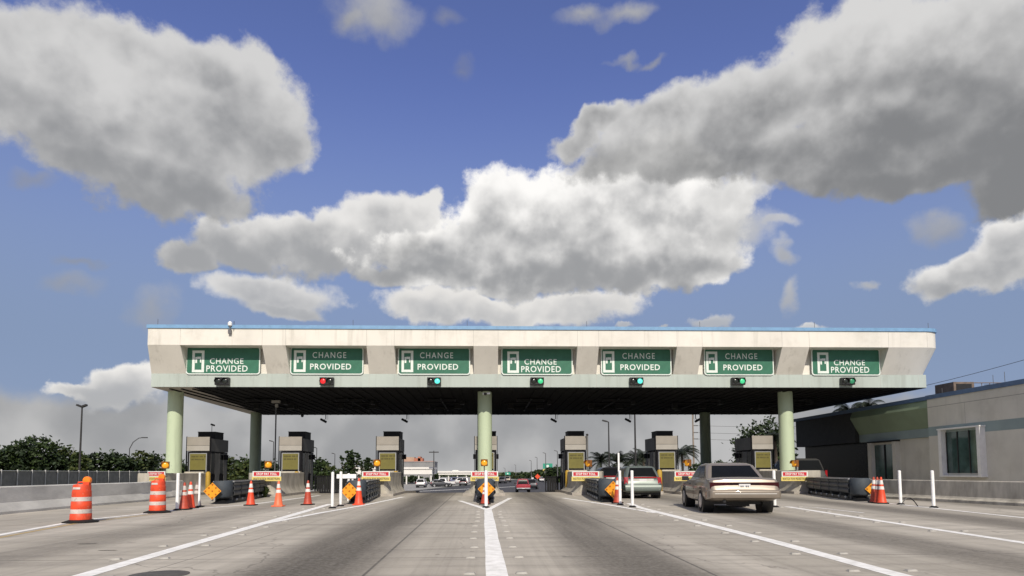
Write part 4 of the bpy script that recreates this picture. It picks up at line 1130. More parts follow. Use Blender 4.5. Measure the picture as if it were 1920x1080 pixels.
# ------------------------------------------------------------------ cars
def make_car(label, cat, name, loc, rz, paint, kind, glass=None, lights=None, detail=True, group=None):
    t = thing(name, label, cat, loc, rz, group)
    glass = glass or m_glassdark
    lights = lights or m_taildark
    if kind == 'sedan':
        W, H = .985, 1.43
        st = [(.00, .86, .46, .66), (.03, .915, .42, .73), (.09, .945, .40, .84), (.13, .955, .39, .945), (.24, .968, .37, .995), (.7, .982, .33, 1.01), (1.3, .987, .31, 1.0), (2.5, .99, .28, .97), (3.6, .985, .28, .95), (4.5, .97, .25, .87), (5.0, .94, .28, .78), (5.22, .88, .33, .68), (5.32, .78, .40, .58)]
        cab = dict(zb=.97, zt=H, rb=.98, rt=1.72, fb=3.72, ft=2.95, wb=.83, wt=.66); wr, wy, ww = .335, (1.22, 4.13), .78
    elif kind == 'hatch':
        W, H = .86, 1.43
        st = [(.00, .70, .36, .62), (.05, .80, .30, .74), (.12, .84, .28, .92), (.2, .85, .26, .97), (.8, .86, .24, .96), (2.0, .865, .22, .93), (3.2, .86, .22, .90), (3.8, .84, .25, .80), (4.1, .78, .30, .68), (4.2, .68, .38, .56)]
        cab = dict(zb=.93, zt=H, rb=.16, rt=.55, fb=3.1, ft=2.35, wb=.78, wt=.60); wr, wy, ww = .31, (.85, 3.4), .70
    elif kind == 'suv':
        W, H = .92, 1.72
        st = [(.00, .78, .42, .72), (.05, .88, .36, .86), (.12, .91, .34, 1.05), (.25, .92, .32, 1.10), (1.2, .925, .30, 1.09), (3.0, .92, .30, 1.05), (3.9, .91, .32, .98), (4.5, .86, .38, .84), (4.6, .76, .46, .70)]
        cab = dict(zb=1.06, zt=H, rb=.14, rt=.40, fb=3.5, ft=2.8, wb=.84, wt=.68); wr, wy, ww = .36, (.9, 3.7), .74
    else:  # pickup
        W, H = .95, 1.76
        st = [(.00, .86, .52, .86), (.04, .92, .48, 1.02), (.10, .94, .46, 1.07), (.3, .95, .44, 1.08), (1.9, .955, .42, 1.08), (3.2, .955, .42, 1.08), (4.2, .95, .42, 1.05), (5.0, .92, .46, .98), (5.2, .84, .54, .84)]
        cab = dict(zb=1.05, zt=H, rb=1.75, rt=1.95, fb=4.1, ft=3.4, wb=.84, wt=.68); wr, wy, ww = .38, (1.15, 4.3), .78
    rings = []
    for y, w, zl, zt in st:
        h = zt - zl
        half = [(0, zl), (w * .80, zl), (w * .95, zl + .05), (w, zl + .16 * h + .06), (w * 1.002, zl + .5 * h), (w * .985, zl + .78 * h), (w * .95, zl + .92 * h), (w * .86, zt - .008), (w * .5, zt + .018), (0, zt + .025)]
        ring = [(x, y, z) for x, z in half] + [(-x, y, z) for x, z in half[-2:0:-1]]
        rings.append(ring)
    b = MB(); b.loft(rings)
    c = cab
    def cring(f, grow=0.0, n=5):
        z = c['zb'] + (c['zt'] - c['zb']) * f; w = c['wb'] + (c['wt'] - c['wb']) * f + grow
        yr = c['rb'] + (c['rt'] - c['rb']) * f - grow; yf_ = c['fb'] + (c['ft'] - c['fb']) * f + grow; r = .16
        pts = []
        for cx, cy, a0 in ((w - r, yf_ - r, 0), (-w + r, yf_ - r, 90), (-w + r, yr + r, 180), (w - r, yr + r, 270)):
            for k in range(n): a = R(a0 + 90 * k / (n - 1)); pts.append((cx + r * math.cos(a), cy + r * math.sin(a), z))
        return pts
    b2 = [cring(-.12), cring(0), cring(.5, .015), cring(.86, .012), cring(.95, -.03)]
    top = [(x * .9, c['rt'] + (y - c['rt']) * .92 + .05, c['zt'] + .012) for x, y, z in cring(.98, -.06)]
    b2.append(top); b2.append([(x * .4, (y - 2.3) * .5 + 2.3, c['zt'] + .03) for x, y, z in top])
    b.loft(b2)
    b.build('body', paint, t, smooth=42)
    # glass, set a few millimetres proud of the cabin
    def cp(u, f, side):
        z = c['zb'] + (c['zt'] - c['zb']) * f; g_ = .015 * math.sin(math.pi * min(f, 1)) + .006
        w = c['wb'] + (c['wt'] - c['wb']) * f; yr = c['rb'] + (c['rt'] - c['rb']) * f; yf_ = c['fb'] + (c['ft'] - c['fb']) * f
        if side == 'rear': return Vector(((2 * u - 1) * (w - .10), yr - g_ - .004, z))
        if side == 'front': return Vector(((2 * u - 1) * (w - .10), yf_ + g_ + .004, z))
        s = 1 if side == 'right' else -1
        return Vector((s * (w + g_ + .004), yr + .17 + (yf_ - yr - .34) * u, z))
    def pane(name, side, u0, u1, f0, f1):
        g = MB(); n, m_ = 6, 5; grid = [[cp(u0 + (u1 - u0) * i / n, f0 + (f1 - f0) * j / m_, side) for i in range(n + 1)] for j in range(m_ + 1)]
        for j in range(m_):
            for i in range(n): g.quad(grid[j][i], grid[j][i + 1], grid[j + 1][i + 1], grid[j + 1][i])
        return g.build(name, glass, t, smooth=60)
    pane('rear_window', 'rear', .02, .98, .06, .86); pane('windshield', 'front', .02, .98, .06, .86)
    for sd in ('left', 'right'):
        if kind == 'pickup': pane('side_window', sd, .1, .9, .1, .84)
        else:
            pane('side_window', sd, .10 if kind != 'sedan' else .06, .44, .1, .84); pane('side_window', sd, .47, .92, .1, .84)
    # wheels with dark arches
    for yy in wy:
        for s in (-1, 1):
            Mx = Matrix.Rotation(R(90 * s), 3, 'Y'); xo = s * (W - .005)
            g = MB(); g.lathe([(wr + .075, -.3), (wr + .075, .007), (.05, .007)], (xo, yy, wr), 28, M_=Mx); g.build('wheel_arch', m_black, t)
            g = MB(); g.lathe([(wr * .62, -.20), (wr - .03, -.21), (wr, -.17), (wr, -.02), (wr - .03, .012), (wr * .66, .016), (wr * .6, 0)], (xo, yy, wr), 28, M_=Mx); wl = g.build('wheel', m_rubber, t)
            g = MB(); g.lathe([(wr * .64, .004), (wr * .62, .019), (wr * .5, .008), (wr * .2, .022), (.02, .026)], (xo, yy, wr), 20, M_=Mx)
            rm = g.build('rim', m_rim, wl)
    hw = W
    if kind == 'sedan':
        b = MB(); rr = []
        for y, w, z0, z1 in ((-.055, .80, .49, .60), (-.045, .90, .46, .665), (.0, .955, .44, .69), (.12, .985, .43, .70), (.5, .995, .42, .69)):
            rr.append([(-w, y, z0), (-w, y, (z0 + z1) / 2), (-w + .01, y, z1 - .02), (w - .01, y, z1 - .02), (w, y, (z0 + z1) / 2), (w, y, z0)])
        b.loft(rr); b.build('bumper', paint, t, smooth=30, bevel=.018)
        b = MB(); b.box(0, -.052, .575, 1.66, .012, .022); b.build('bumper_strip', m_bumperpale, t)
        for s in (-1, 1):
            b = MB(); b.loft([[(s * .40, .055, .715), (s * .93, .065, .715), (s * .955, .30, .715), (s * .40, .30, .715)], [(s * .40, .062, .885), (s * .925, .072, .885), (s * .945, .30, .875), (s * .40, .30, .875)]]); b.build('taillight', m_tail2, t)
        b = MB(); b.loft([[(-.398, .055, .715), (.398, .055, .715), (.398, .3, .715), (-.398, .3, .715)], [(-.398, .062, .885), (.398, .062, .885), (.398, .3, .875), (-.398, .3, .875)]]); b.build('tail_panel', m_taildark, t)
        b = MB(); b.box(0, .04, .765, .31, .02, .155); pl = b.build('licence_plate', m_plate, t)
        b = MB()
        for x in (-.10, -.05, .04, .09): b.box(x, .027, .765, .03, .004, .065)
        b.build('plate_mark', m_polegrey, pl)
        b = MB(); b.span(-.74, .74, .9, 4.9, .24, .38); b.box(-.55, .2, .36, .07, .3, .07); b.box(.1, 1.3, .26, .5, .7, .16); b.build('underbody', m_black, t)
        b = MB(); b.box(0, .14, .925, .12, .03, .03); b.build('trunk_badge', m_rim, t)
        for s in (-1, 1):
            b = MB(); b.box(s * 1.05, 3.42, .97, .20, .12, .14); b.tube([(s * .92, 3.42, .94), (s * .98, 3.42, .95)], .03); b.build('wing_mirror', m_black if s < 0 else paint, t, bevel=.03)
            b = MB(); 
            for yy in (2.35,): b.box(s * .992, yy, .60, .004, .012, .56)
            for yy in (2.15, 3.15): b.box(s * .99, yy - .2, .80, .014, .2, .025)
            b.build('door_line', m_black, t)
            b = MB(); b.box(s * .985, 2.55, .52, .012, 2.2, .06); b.build('side_trim', paint, t)
    elif kind == 'hatch':
        for s in (-1, 1):
            b = MB(); b.loft([[(s * .66, .02, .66), (s * .83, .06, .66), (s * .855, .3, .66), (s * .66, .3, .66)], [(s * .64, .10, .95), (s * .80, .12, .95), (s * .83, .3, .95), (s * .64, .3, .95)]]); b.build('taillight', m_tail, t)
        b = MB(); b.box(0, .085, .935, 1.22, .03, .05); b.build('brake_light', m_tail, t)
        b = MB(); b.box(0, .07, .80, .95, .02, .15); b.build('trunk_panel', m_bumperpale, t)
        b = MB(); b.box(0, .055, .80, .32, .012, .13); b.build('licence_plate', m_plate, t)
        b = MB(); b.loft([[(-.78, -.03, .34), (.78, -.03, .34), (.86, .25, .34), (-.86, .25, .34)], [(-.80, -.04, .50), (.80, -.04, .50), (.865, .25, .50), (-.865, .25, .50)], [(-.80, .0, .60), (.80, .0, .60), (.86, .25, .60), (-.86, .25, .60)]]); b.build('bumper', paint, t, bevel=.02)
        b = MB(); b.span(-.75, .75, .3, 3.9, .17, .26); b.build('underbody', m_black, t)
    elif kind == 'pickup':
        for s in (-1, 1):
            b = MB(); b.box(s * .88, .045, .86, .12, .06, .34); b.build('taillight', m_tail, t)
        b = MB(); b.box(0, .025, .83, 1.56, .03, .40); b.build('tailgate', paint, t, bevel=.015)
        b = MB(); b.box(0, -.04, .53, 1.86, .16, .17); bp = b.build('bumper', m_alu, t, bevel=.03)
        b = MB(); b.box(0, -.128, .55, .32, .012, .12); b.build('licence_plate', m_plate, bp)
        b = MB(); b.span(-.84, .84, .2, 1.7, 1.107, 1.112); b.build('bed', m_black, t)
        b = MB(); b.span(-.8, .8, .3, 4.9, .3, .43); b.build('underbody', m_black, t)
        for s in (-1, 1):
            b = MB(); b.box(s * 1.04, 3.7, 1.16, .2, .1, .2); b.build('wing_mirror', m_black, t, bevel=.03)
    else:
        for s in (-1, 1):
            b = MB(); b.box(s * .85, .10, .92, .12, .08, .34); b.build('taillight', m_tail, t)
        b = MB(); b.box(0, -.02, .52, 1.74, .12, .2); b.build('bumper', m_black, t, bevel=.03)
        b = MB(); b.box(0, .06, .80, .32, .03, .15); b.build('licence_plate', m_plate, t)
        b = MB(); b.span(-.8, .8, .3, 4.3, .25, .34); b.build('underbody', m_black, t)
    return t
def carpaint(name, col, metal=.35, rough=.4):
    return mat(name, col, rough, metal, var=.08, scale=2, coat=.5)
m_taildark = mat('smoked dark red lens panel', (.018, .005, .006), .3, spec=.25)
m_tail = mat('red tail lamp lens', (.30, .012, .016), .2)
m_tail2 = mat('dark red tail lamp lens', (.04, .004, .006), .3, spec=.25)
m_plate = mat('white number plate', (.68, .68, .68), .5, var=.1, scale=8)
m_rim = mat('bright wheel rim', (.55, .55, .56), .3, metal=.7)
m_bumperpale = mat('pale brightwork', (.62, .60, .56), .35, metal=.2)
m_gold = carpaint('pale gold car paint', (.25, .213, .172))
m_palegreen = carpaint('pale grey green car paint', (.13, .155, .14))
m_blackcar = carpaint('black car paint', (.012, .012, .013), .0)
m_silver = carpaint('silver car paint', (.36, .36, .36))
m_redcar = carpaint('red car paint', (.34, .025, .04), .1)
m_whitecar = carpaint('white car paint', (.58, .58, .58), 0)
m_darkcar = carpaint('charcoal car paint', (.04, .042, .05), .2)
m_bluecar = carpaint('dark blue car paint', (.03, .04, .10), .2)
g0 = at(1398, 944, 17.5)
make_car('pale gold sedan driving away toward the lane on the right', 'car', 'sedan_car', (g0.x, 17.5, 0), R(-8), m_gold, 'sedan')
g0 = at(1206, 900, 28.0)
make_car('pale grey green hatchback with red brake lights behind the white posts', 'car', 'hatchback_car', (g0.x, 28.0, 0), R(-3), m_palegreen, 'hatch')
g0 = at(1153, 900, 36.0)
make_car('black car half hidden ahead of the pale green hatchback', 'car', 'hatchback_car', (g0.x, 36.0, 0), R(-1), m_blackcar, 'hatch', lights=m_taildark)
g0 = at(1522, 880, 37.2)
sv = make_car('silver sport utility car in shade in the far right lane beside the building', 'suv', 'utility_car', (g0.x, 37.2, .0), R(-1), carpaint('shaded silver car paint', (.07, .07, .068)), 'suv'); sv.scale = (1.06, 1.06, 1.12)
g0 = at(981.5, 915, 86)
make_car('red pickup driving away beyond the middle island', 'pickup truck', 'pickup_truck', (g0.x, 86, zg(86)), R(-1), m_redcar, 'pickup')

# ------------------------------------------------------------------ far side of the plaza
def far(px, py, Y): return at(px, py, Y)
def block(name, label, cat, x0, x1, yt, yb, Y, depth, wallm, roofm, wins=0):
    a, c = far(x0, yt, Y), far(x1, yb, Y); zb = min(c.z, zg(Y)) if yb is None else c.z
    t = thing(name, label, cat, ((a.x + c.x) / 2, Y + depth / 2, zg(Y))); O = tuple(t.location)
    b = MB(); b.span(a.x, c.x, Y, Y + depth, zb, a.z); w = b.build('wall', wallm, t, O)
    b = MB(); b.span(a.x - .1, c.x + .1, Y - .1, Y + depth, a.z + .003, a.z + .35); b.build('roof', roofm, t, O)
    for k in range(wins):
        xx = a.x + (c.x - a.x) * (k + .25) / wins; ww_ = (c.x - a.x) / wins * .5
        b = MB(); b.span(xx, xx + ww_, Y - .04, Y - .003, zb + (a.z - zb) * .35, zb + (a.z - zb) * .7); b.build('window', m_fardark, t, O)
    return t
t = block('far_building', 'distant sandy brown block with terracotta roofline above the white canopy', 'building', 752, 813, 866, 893, 330, 20, m_farbrown, m_farred, 8)
O = tuple(t.location)
for x0, x1, y0 in ((756, 776, 857), (776, 792, 859), (783, 788, 856)):
    a, c = far(x0, y0, 331), far(x1, 865, 331); b = MB(); b.span(a.x, c.x, 331 + y0 % 3, 340, c.z, a.z); b.build('rooftop_block', m_farred if x0 != 756 else m_farbrown, t, O)
block('far_building', 'distant flat grey building right behind the white canopy', 'building', 700, 815, 867.5, 897, 215, 12, m_fargrey, m_fargrey, 0)
def far_canopy(label, x0, x1, yt, yb, Y, depth, ncol, step=None):
    a, c = far(x0, yt, Y), far(x1, yb, Y)
    t = thing('far_canopy', label, 'canopy', ((a.x + c.x) / 2, Y, zg(Y)), 0, 'white flat roofed canopies beyond the plaza'); O = tuple(t.location)
    b = MB(); b.span(a.x, c.x, Y, Y + depth, c.z, a.z); b.build('roof', m_farwhite, t, O)
    b = MB(); b.span(a.x - .2, c.x + .2, Y - .25, Y + depth, a.z - .003 + .006, a.z + .5); b.build('parapet', m_farwhite, t, O)
    for k in range(ncol):
        xx = a.x + .3 + (c.x - a.x - .6) * k / (ncol - 1)
        b = MB(); b.tube([(xx, Y + .6, zg(Y)), (xx, Y + .6, c.z)], .2, 8); b.build('column', m_farwhite, t, O)
    if step:
        s0, s1 = far(step[0], step[2], Y), far(step[1], step[2], Y); b = MB(); b.span(s0.x, s1.x, Y + 1, Y + depth - 1, a.z + .503, s0.z); b.build('roof_box', m_farwhite, t, O)
far_canopy('distant white canopy left and right of the third booth', 667, 810, 880, 889, 165, 14, 7)
far_canopy('distant long white canopy just left of the middle column', 822, 893, 886.5, 890, 185, 14, 5, (848, 859, 881.5))
b = MB(); pa = [far(760, 921, 100), far(985, 911.5, 136)]
ribbon('road_marking', [Vector((pa[0].x, 100, 0)), Vector(((pa[0].x + pa[1].x) / 2 - 1, 116, 0)), Vector((pa[1].x, 136, 0))], .9, m_line, z=.02)
# parked cars on the lot
lotcars = []
CT = [('white parked car nearest the third booth on the far lot', m_whitecar, 'hatch', 792, 150), ('dark parked car left of the white van on the far lot', m_darkcar, 'hatch', 806, 135), ('white parked car with the lowest place on the far lot', m_whitecar, 'suv', 788, 128),
      ('white parked car half way along the far lot', m_whitecar, 'hatch', 818, 140), ('silver parked car beside a thin pole on the far lot', m_silver, 'hatch', 832, 150), ('dark blue parked car under the white far canopy', m_bluecar, 'suv', 842, 165),
      ('white pickup parked facing away on the far lot', m_whitecar, 'pickup', 854, 138), ('charcoal parked car next to the middle island on the far lot', m_darkcar, 'hatch', 868, 145), ('silver parked car half hidden by the middle island', m_silver, 'suv', 880, 155)]
protos = {}
for lab, mt, kd, px, Y in CT:
    q = far(px, 900, Y); key = (kd, mt.name)
    nm = {'hatch': 'parked_car', 'suv': 'parked_car', 'pickup': 'parked_pickup'}[kd]; rz = R(random.choice((0, 75, 90, -80)))
    if key in protos: copy_tree(protos[key], (q.x, Y, zg(Y)), rz, lab)
    else: protos[key] = make_car(lab, 'car', nm, (q.x, Y, zg(Y)), rz, mt, kd, group='cars parked on the far lot')
for lab, mt, kd, px, Y in (('dark car just right of the red pickup on the far road', m_darkcar, 'suv', 997, 112), ('white car farthest right on the far road', m_whitecar, 'hatch', 1016, 200), ('white oncoming car left of the orange diamond sign', m_whitecar, 'suv', 1001, 220), ('sand coloured car left of the red pickup on the far road', m_gold, 'suv', 951, 190), ('dark car left of the sand coloured one on the far road', m_darkcar, 'suv', 941, 170)):
    q = far(px, 900, Y); make_car(lab, 'car', 'far_car', (q.x, Y, zg(Y)), R(-8), mt, kd, group='cars on the far road')
# closed lane gate and cabinet
def gate(label, px0, px1, Y, top):
    a, c = at(px0, 892, Y), at(px1, 892, Y); zb = zg(Y) + .02
    t = thing('lane_gate', label, 'gate', ((a.x + c.x) / 2, Y, zg(Y))); O = tuple(t.location)
    b = MB(); x = a.x + .06
    while x < c.x - .1: b.span(x, x + .13, Y, Y + .04, zb + .08, top - .06); x += .15
    b.build('slat_panel', m_soffit2, t, O)
    b = MB(); b.span(a.x, c.x, Y - .03, Y + .05, top - .058, top); b.span(a.x, c.x, Y - .03, Y + .05, zb, zb + .078); b.span(a.x - .06, a.x - .002, Y - .05, Y + .07, zb, top + .1); b.span(c.x + .002, c.x + .06, Y - .05, Y + .07, zb, top + .1); b.build('frame', m_boothdark, t, O)
gate('dark slatted gate closing the lane behind the brown red cone', 592, 672, 40.5, at(600, 892, 40.5).z)
gate('dark slatted gate closing the exit left of the corner pole booth', 1024, 1050, 41.0, at(1030, 893, 41).z)
gate('dark slatted gate behind the long crash cushion at the left', 424, 520, 41.2, at(450, 900, 41.2).z)
# far overhead signs
def far_sign(label, px, py, w, h, Y, yel):
    p = far(px, py, Y); s = Y / F
    t = thing('far_sign', label, 'sign', (p.x, Y, zg(Y)), 0, 'green signs along the far road'); z = p.z - zg(Y)
    b = MB(); b.span(-w * s / 2, w * s / 2, 0, .1, z - h * s / 2, z + h * s / 2); b.build('panel', m_signgreen2, t)
    b = MB(); b.box(0, -.01, z, w * s * .25, .01, h * s * .45); b.build('route_shield', m_signwhite, t)
    if yel: b = MB(); b.span(-w * s / 2, w * s / 2, 0, .1, z - h * s / 2 - 4 * s, z - h * s / 2 - .05); b.build('yellow_panel', m_yelplate, t)
    b = MB()
    for q in (-1, 1): b.span(q * w * s * .35 - .1, q * w * s * .35 + .1, .12, .3, 0, z)
    b.build('support', m_polegrey, t)
m_signgreen2 = mat('far green sign sheeting', (.03, .30, .20), .5)
far_sign('green sign with a yellow strip left of the corner pole booth', 1027, 874, 18, 10, 190, True)
far_sign('small distant green sign right of the middle column', 952, 888, 10, 5, 330, False)
p = far(1008, 893.5, 130)
t = thing('work_sign', 'orange diamond road work sign on the far road', 'sign', (p.x, 130, zg(130)))
b = MB(); z = p.z - zg(130); b.prism([(-.55, 0, z), (0, 0, z - .55), (.55, 0, z), (0, 0, z + .55)], (0, .05, 0)); b.build('plate', m_orange, t)
b = MB(); b.span(-.05, .05, .06, .12, 0, z); b.build('post', m_polegrey, t)

# ------------------------------------------------------------------ poles and wires
def pole(name, label, px, top, Y, r, kind='lamp', mt=None, px_b=None):
    mt = mt or m_poledark
    p = at(px, top, Y); z0 = zg(Y); h = p.z - z0
    t = thing(name, label, 'pole' if kind in ('plain', 'util') else 'street lamp', (p.x, Y, z0), 0, 'poles standing beyond the plaza' if Y > 60 else None)
    b = MB(); b.tube([(0, 0, 0), (0, 0, h * .5), (0, 0, h)], [r * .75, r * .62, r * .48], 10); b.build('pole', mt, t)
    if kind == 'twin':
        for s in (-1, 1):
            b = MB(); b.box(s * .28, -.05, h + .12, .55, .4, .2, ry=R(-22 * s)); b.build('lamp_head', mt, t)
    elif kind == 'lamp':
        b = MB(); b.tube([(0, 0, h - .03), (-.35, 0, h + .1)], r * .5, 8); b.box(-.55, 0, h + .13, .6, .32, .18, ry=R(14)); b.build('lamp_head', mt, t)
    elif kind == 'arm':
        b = MB(); b.tube([(0, 0, h - .1), (.5, 0, h + .9), (1.3, 0, h + 1.5), (1.9, 0, h + 1.6)], r * .6, 8); b.build('arm', m_polegrey, t)
        b = MB(); b.box(2.2, 0, h + 1.58, .8, .3, .14); b.build('lamp_head', mt, t)
    elif kind == 'cross':
        b = MB(); b.span(-1.2, 1.2, -.1, .1, h - .5, h - .25); b.build('cross_arm', mt, t)
    return t
pole('street_lamp', 'tall dark lamp pole with twin heads above the left trees', 154, 763, 75, .17, 'twin')
pole('street_lamp', 'street lamp with a curved arm above the left trees', 243, 840, 100, .12, 'arm')
pole('street_lamp', 'slim dark lamp pole beside the second booth, seen past the left rear column', 513, 828, 130, .14)
pole('street_lamp', 'slim dark lamp pole right of the second booth', 594, 840, 140, .15)
pole('street_lamp', 'slim dark lamp pole left of the spiky tree', 628, 851, 170, .15)
pole('utility_pole', 'dark pole with a cross arm left of the middle column', 813.5, 845, 160, .2, 'cross')
pole('street_lamp', 'dark lamp pole above the palms, right of the corner pole booth', 1141, 791, 85, .16)
pole('tall_pole', 'tallest dark pole rising past the canopy edge above the palms', 1190, 770, 72, .17, 'plain')
for i, (px, top, Y) in enumerate(((947, 878, 300), (967, 872, 320), (996, 864, 260), (1007, 858, 240), (1023, 850, 190), (1045, 846, 170))):
    pole('street_lamp', ['faint lamp pole beside the small distant green sign', 'faint lamp pole left of the red pickup', 'faint lamp pole above the far dark trees', 'thicker lamp pole above the orange diamond sign', 'lamp pole rising above the yellow stripped green sign', 'lamp pole touching the left edge of the corner pole booth'][i], px, top, Y, .2, 'lamp', m_polegrey)
# utility pole with cross arms and wires
up_ = pole('utility_pole', 'pale wooden utility pole with short cross arms, left of the right rear column', 1298.5, 772, 140, .30, 'plain', m_wood)
for yy in (798, 811, 823):
    z = at(1302, yy, 140).z - zg(140); b = MB(); b.span(.2, 1.1, -.08, .08, z - .1, z + .1); b.build('cross_arm', m_polegrey, up_)
for i, (y0, y1, lab) in enumerate(((798, 793, 'top thin wire running right from the utility pole'), (811, 808, 'middle thin wire running right from the utility pole'), (823, 822, 'lowest thin wire running right from the utility pole'))):
    a, c = at(1304, y0, 140), at(1640, y1, 128)
    b = MB(); b.tube([a.lerp(c, k / 10) - Vector((0, 0, .5 * math.sin(math.pi * k / 10))) for k in range(11)], .035, 5); o = b.build('power_wire', m_polegrey); tag(o, lab, 'wire', 'wires behind the plaza')
for i, (pa_, pb_, lab) in enumerate((((1600, 752), (2000, 652), 'upper black wire slanting over the beige building'), ((1845, 722), (2000, 692), 'lower black wire over the right roof end'))):
    a, c = at(*pa_, 62), at(*pb_, 50)
    b = MB(); b.tube([a.lerp(c, k / 10) - Vector((0, 0, .25 * math.sin(math.pi * k / 10))) for k in range(11)], .022, 5); o = b.build('power_wire', m_wire); tag(o, lab, 'wire', 'wires behind the plaza')
# thin camera pole on the second island
yy = 40.8
p = at(518, 752, yy)
t = thing('camera_pole', 'thin pale pole with a small camera on top, left of the second booth', 'pole', (p.x, yy, zg(yy) + .1))
h = min(p.z, Z3 - .12) - zg(yy) - .1
b = MB(); b.tube([(0, 0, 0), (0, 0, h)], .045, 8); b.build('pole', m_polegrey, t)
b = MB(); b.box(0, -.05, h - .05, .5, .2, .16); b.box(.05, -.05, h - .3, .16, .16, .2); b.build('camera_head', m_boothpale, t)

# ------------------------------------------------------------------ trees
def leaf_crown(mb, blobs, n, size, rnd, nm=2):
    for (cx, cy, cz, rx, ry, rz_) in blobs:
        nc = max(6, int(n * rx * rz_))
        for _ in range(nc):
            while True:
                d = Vector((rnd.uniform(-1, 1), rnd.uniform(-1, 1), rnd.uniform(-1, 1)))
                if .25 < d.length < 1: break
            d = d.normalized() * (d.length ** .45)
            cc = Vector((cx + d.x * rx, cy + d.y * ry, cz + d.z * rz_)); mi = rnd.randrange(nm); cr = rnd.uniform(.25, .6) * min(rx, rz_) * .5
            for _k in range(11):
                q = cc + Vector((rnd.gauss(0, cr), rnd.gauss(0, cr), rnd.gauss(0, cr * .7))); s = size * rnd.uniform(.6, 1.4)
                u = Vector((rnd.uniform(-1, 1), rnd.uniform(-1, 1), rnd.uniform(-.7, .7))).normalized(); w = u.cross(Vector((rnd.uniform(-1, 1), rnd.uniform(-1, 1), rnd.uniform(-1, 1)))).normalized()
                mb.add([q - u * s, q + w * s * .5, q + u * s, q - w * s * .5], [(0, 1, 2, 3)], mi)
def tree(label, px, top, Y, wpx, base=None, size=.22, mats=(0, 1), seed=0, shape='round', dens=15, name='leafy_tree', group='trees beyond the fence and plaza'):
    rnd = random.Random(seed * 31 + 5); z0 = zg(Y); p = at(px, top, Y); h = p.z - z0; w = wpx * Y / F / 2 * 1.12
    t = thing(name, label, 'tree', (p.x, Y, z0), 0, group)
    ML = [m_leaf1, m_leaf2, m_leaf3]
    b = MB(); trunk_top = h * .55
    b.tube([(0, 0, -.05), (.05, 0, h * .25), (-.05, .05, trunk_top)], [.045 * h ** .9 + .03, .03 * h ** .9 + .03, .02 * h ** .9], 8)
    for k in range(5):
        a = rnd.uniform(0, 6.28); b.tube([(0, 0, h * rnd.uniform(.2, .45)), (math.cos(a) * w * .35, math.sin(a) * w * .35, h * .6), (math.cos(a) * w * .6, math.sin(a) * w * .6, h * .75)], [.05, .04, .02], 6)
    b.build('trunk', m_bark, t)
    b = MB(); bl = []
    if shape == 'round':
        bl.append((0, 0, h * .60, w * .82, w * .82, h * .34))
        for k in range(9):
            a = rnd.uniform(0, 6.28); r_ = rnd.uniform(.35, .75); q = rnd.uniform(.34, .82)
            bl.append((math.cos(a) * w * r_, math.sin(a) * w * r_ * .9, h * q, w * rnd.uniform(.28, .45), w * rnd.uniform(.28, .45), h * rnd.uniform(.11, .17)))
        bl.append((rnd.uniform(-.15, .15) * w, 0, h * .82, w * .42, w * .42, h * .14))
        bl.append((0, -w * .3, h * .25, w * .95, w * .6, h * .22)); bl.append((0, 0, h * .42, w * .95, w * .9, h * .22))
    else:
        for k in range(12):
            a = rnd.uniform(0, 6.28); lean = rnd.uniform(.1, .8)
            for q in (.35, .5, .65, .8, .93):
                bl.append((math.cos(a) * w * lean * q, math.sin(a) * w * lean * q, h * q * (1.03 - .22 * lean), w * .13 * (1.6 - q), w * .13 * (1.6 - q), h * .08))
    leaf_crown(b, bl, dens, size, rnd)
    b.build('crown', [ML[k] for k in mats], t, smooth=0, fix=False)
    return t
TR = [('bushy tree at the far left edge of the photo', -30, 838, 80, 90, (0, 2)), ('low bushy tree left of the big round one', 22, 835, 84, 70, (0, 2)), ('big round crowned tree, tallest of the left row', 74, 814, 82, 88, (0, 2)),
      ('pointed small tree right of the big round one', 124, 836, 86, 46, (0, 1)), ('olive green bushy tree by the twin headed lamp pole', 150, 846, 84, 44, (1, 0)), ('dense bushy tree right of the twin headed lamp pole', 182, 846, 88, 48, (0, 2)),
      ('bushy tree left of the curved street lamp', 214, 845, 90, 46, (0, 2)), ('dark bushy tree under the curved street lamp', 240, 851, 92, 40, (2, 0)), ('small pointed tree just right of the curved street lamp', 266, 842, 94, 40, (2, 1)), ('bushy tree beside the left front column', 294, 849, 96, 44, (0, 2)),
      ('bushy tree between left front column and the first booth', 338, 858, 98, 40, (2, 0))]
for i, (lab, px, top, Y, w, mt) in enumerate(TR): tree(lab, px, top, Y, w, seed=i if i != 2 else 57, mats=mt, size=.26)
tree('dark leaning bushy tree right of the leftmost booth', 432, 857, 110, 46, seed=21, mats=(2, 1), size=.3)
tree('olive bushy tree left of the left rear column', 461, 855, 105, 40, seed=22, mats=(1, 0), size=.3)
tree('dark bushy tree right of the left rear column', 500, 862, 115, 40, seed=23, mats=(2, 0), size=.3)
tree('dark tree right of the second booth', 598, 858, 120, 40, seed=24, mats=(0, 2), size=.3)
tree('low olive bush tree above the closed gate', 626, 874, 118, 42, seed=25, mats=(1, 0), size=.3)
tree('spiky upright tree with thin stems behind the white arm', 656, 845, 105, 58, seed=26, mats=(2, 0), size=.22, shape='spiky', dens=16, name='spiky_tree')
tree('smaller spiky tree left of the third booth', 688, 858, 112, 34, seed=27, mats=(2, 0), size=.22, shape='spiky', dens=16, name='spiky_tree')
tree('big dark round tree above the rightmost booth', 1428, 785, 74, 98, seed=28, mats=(2, 0), size=.26, dens=12)
tree('far low dark tree beyond the red pickup', 990, 889, 300, 24, seed=29, mats=(2, 0), size=.7)
tree('far dark tree above the orange diamond sign', 1018, 881, 210, 34, seed=30, mats=(2, 0), size=.6)
tree('far dark tree behind the yellow stripped green sign', 1040, 875, 180, 34, seed=31, mats=(2, 0), size=.5)
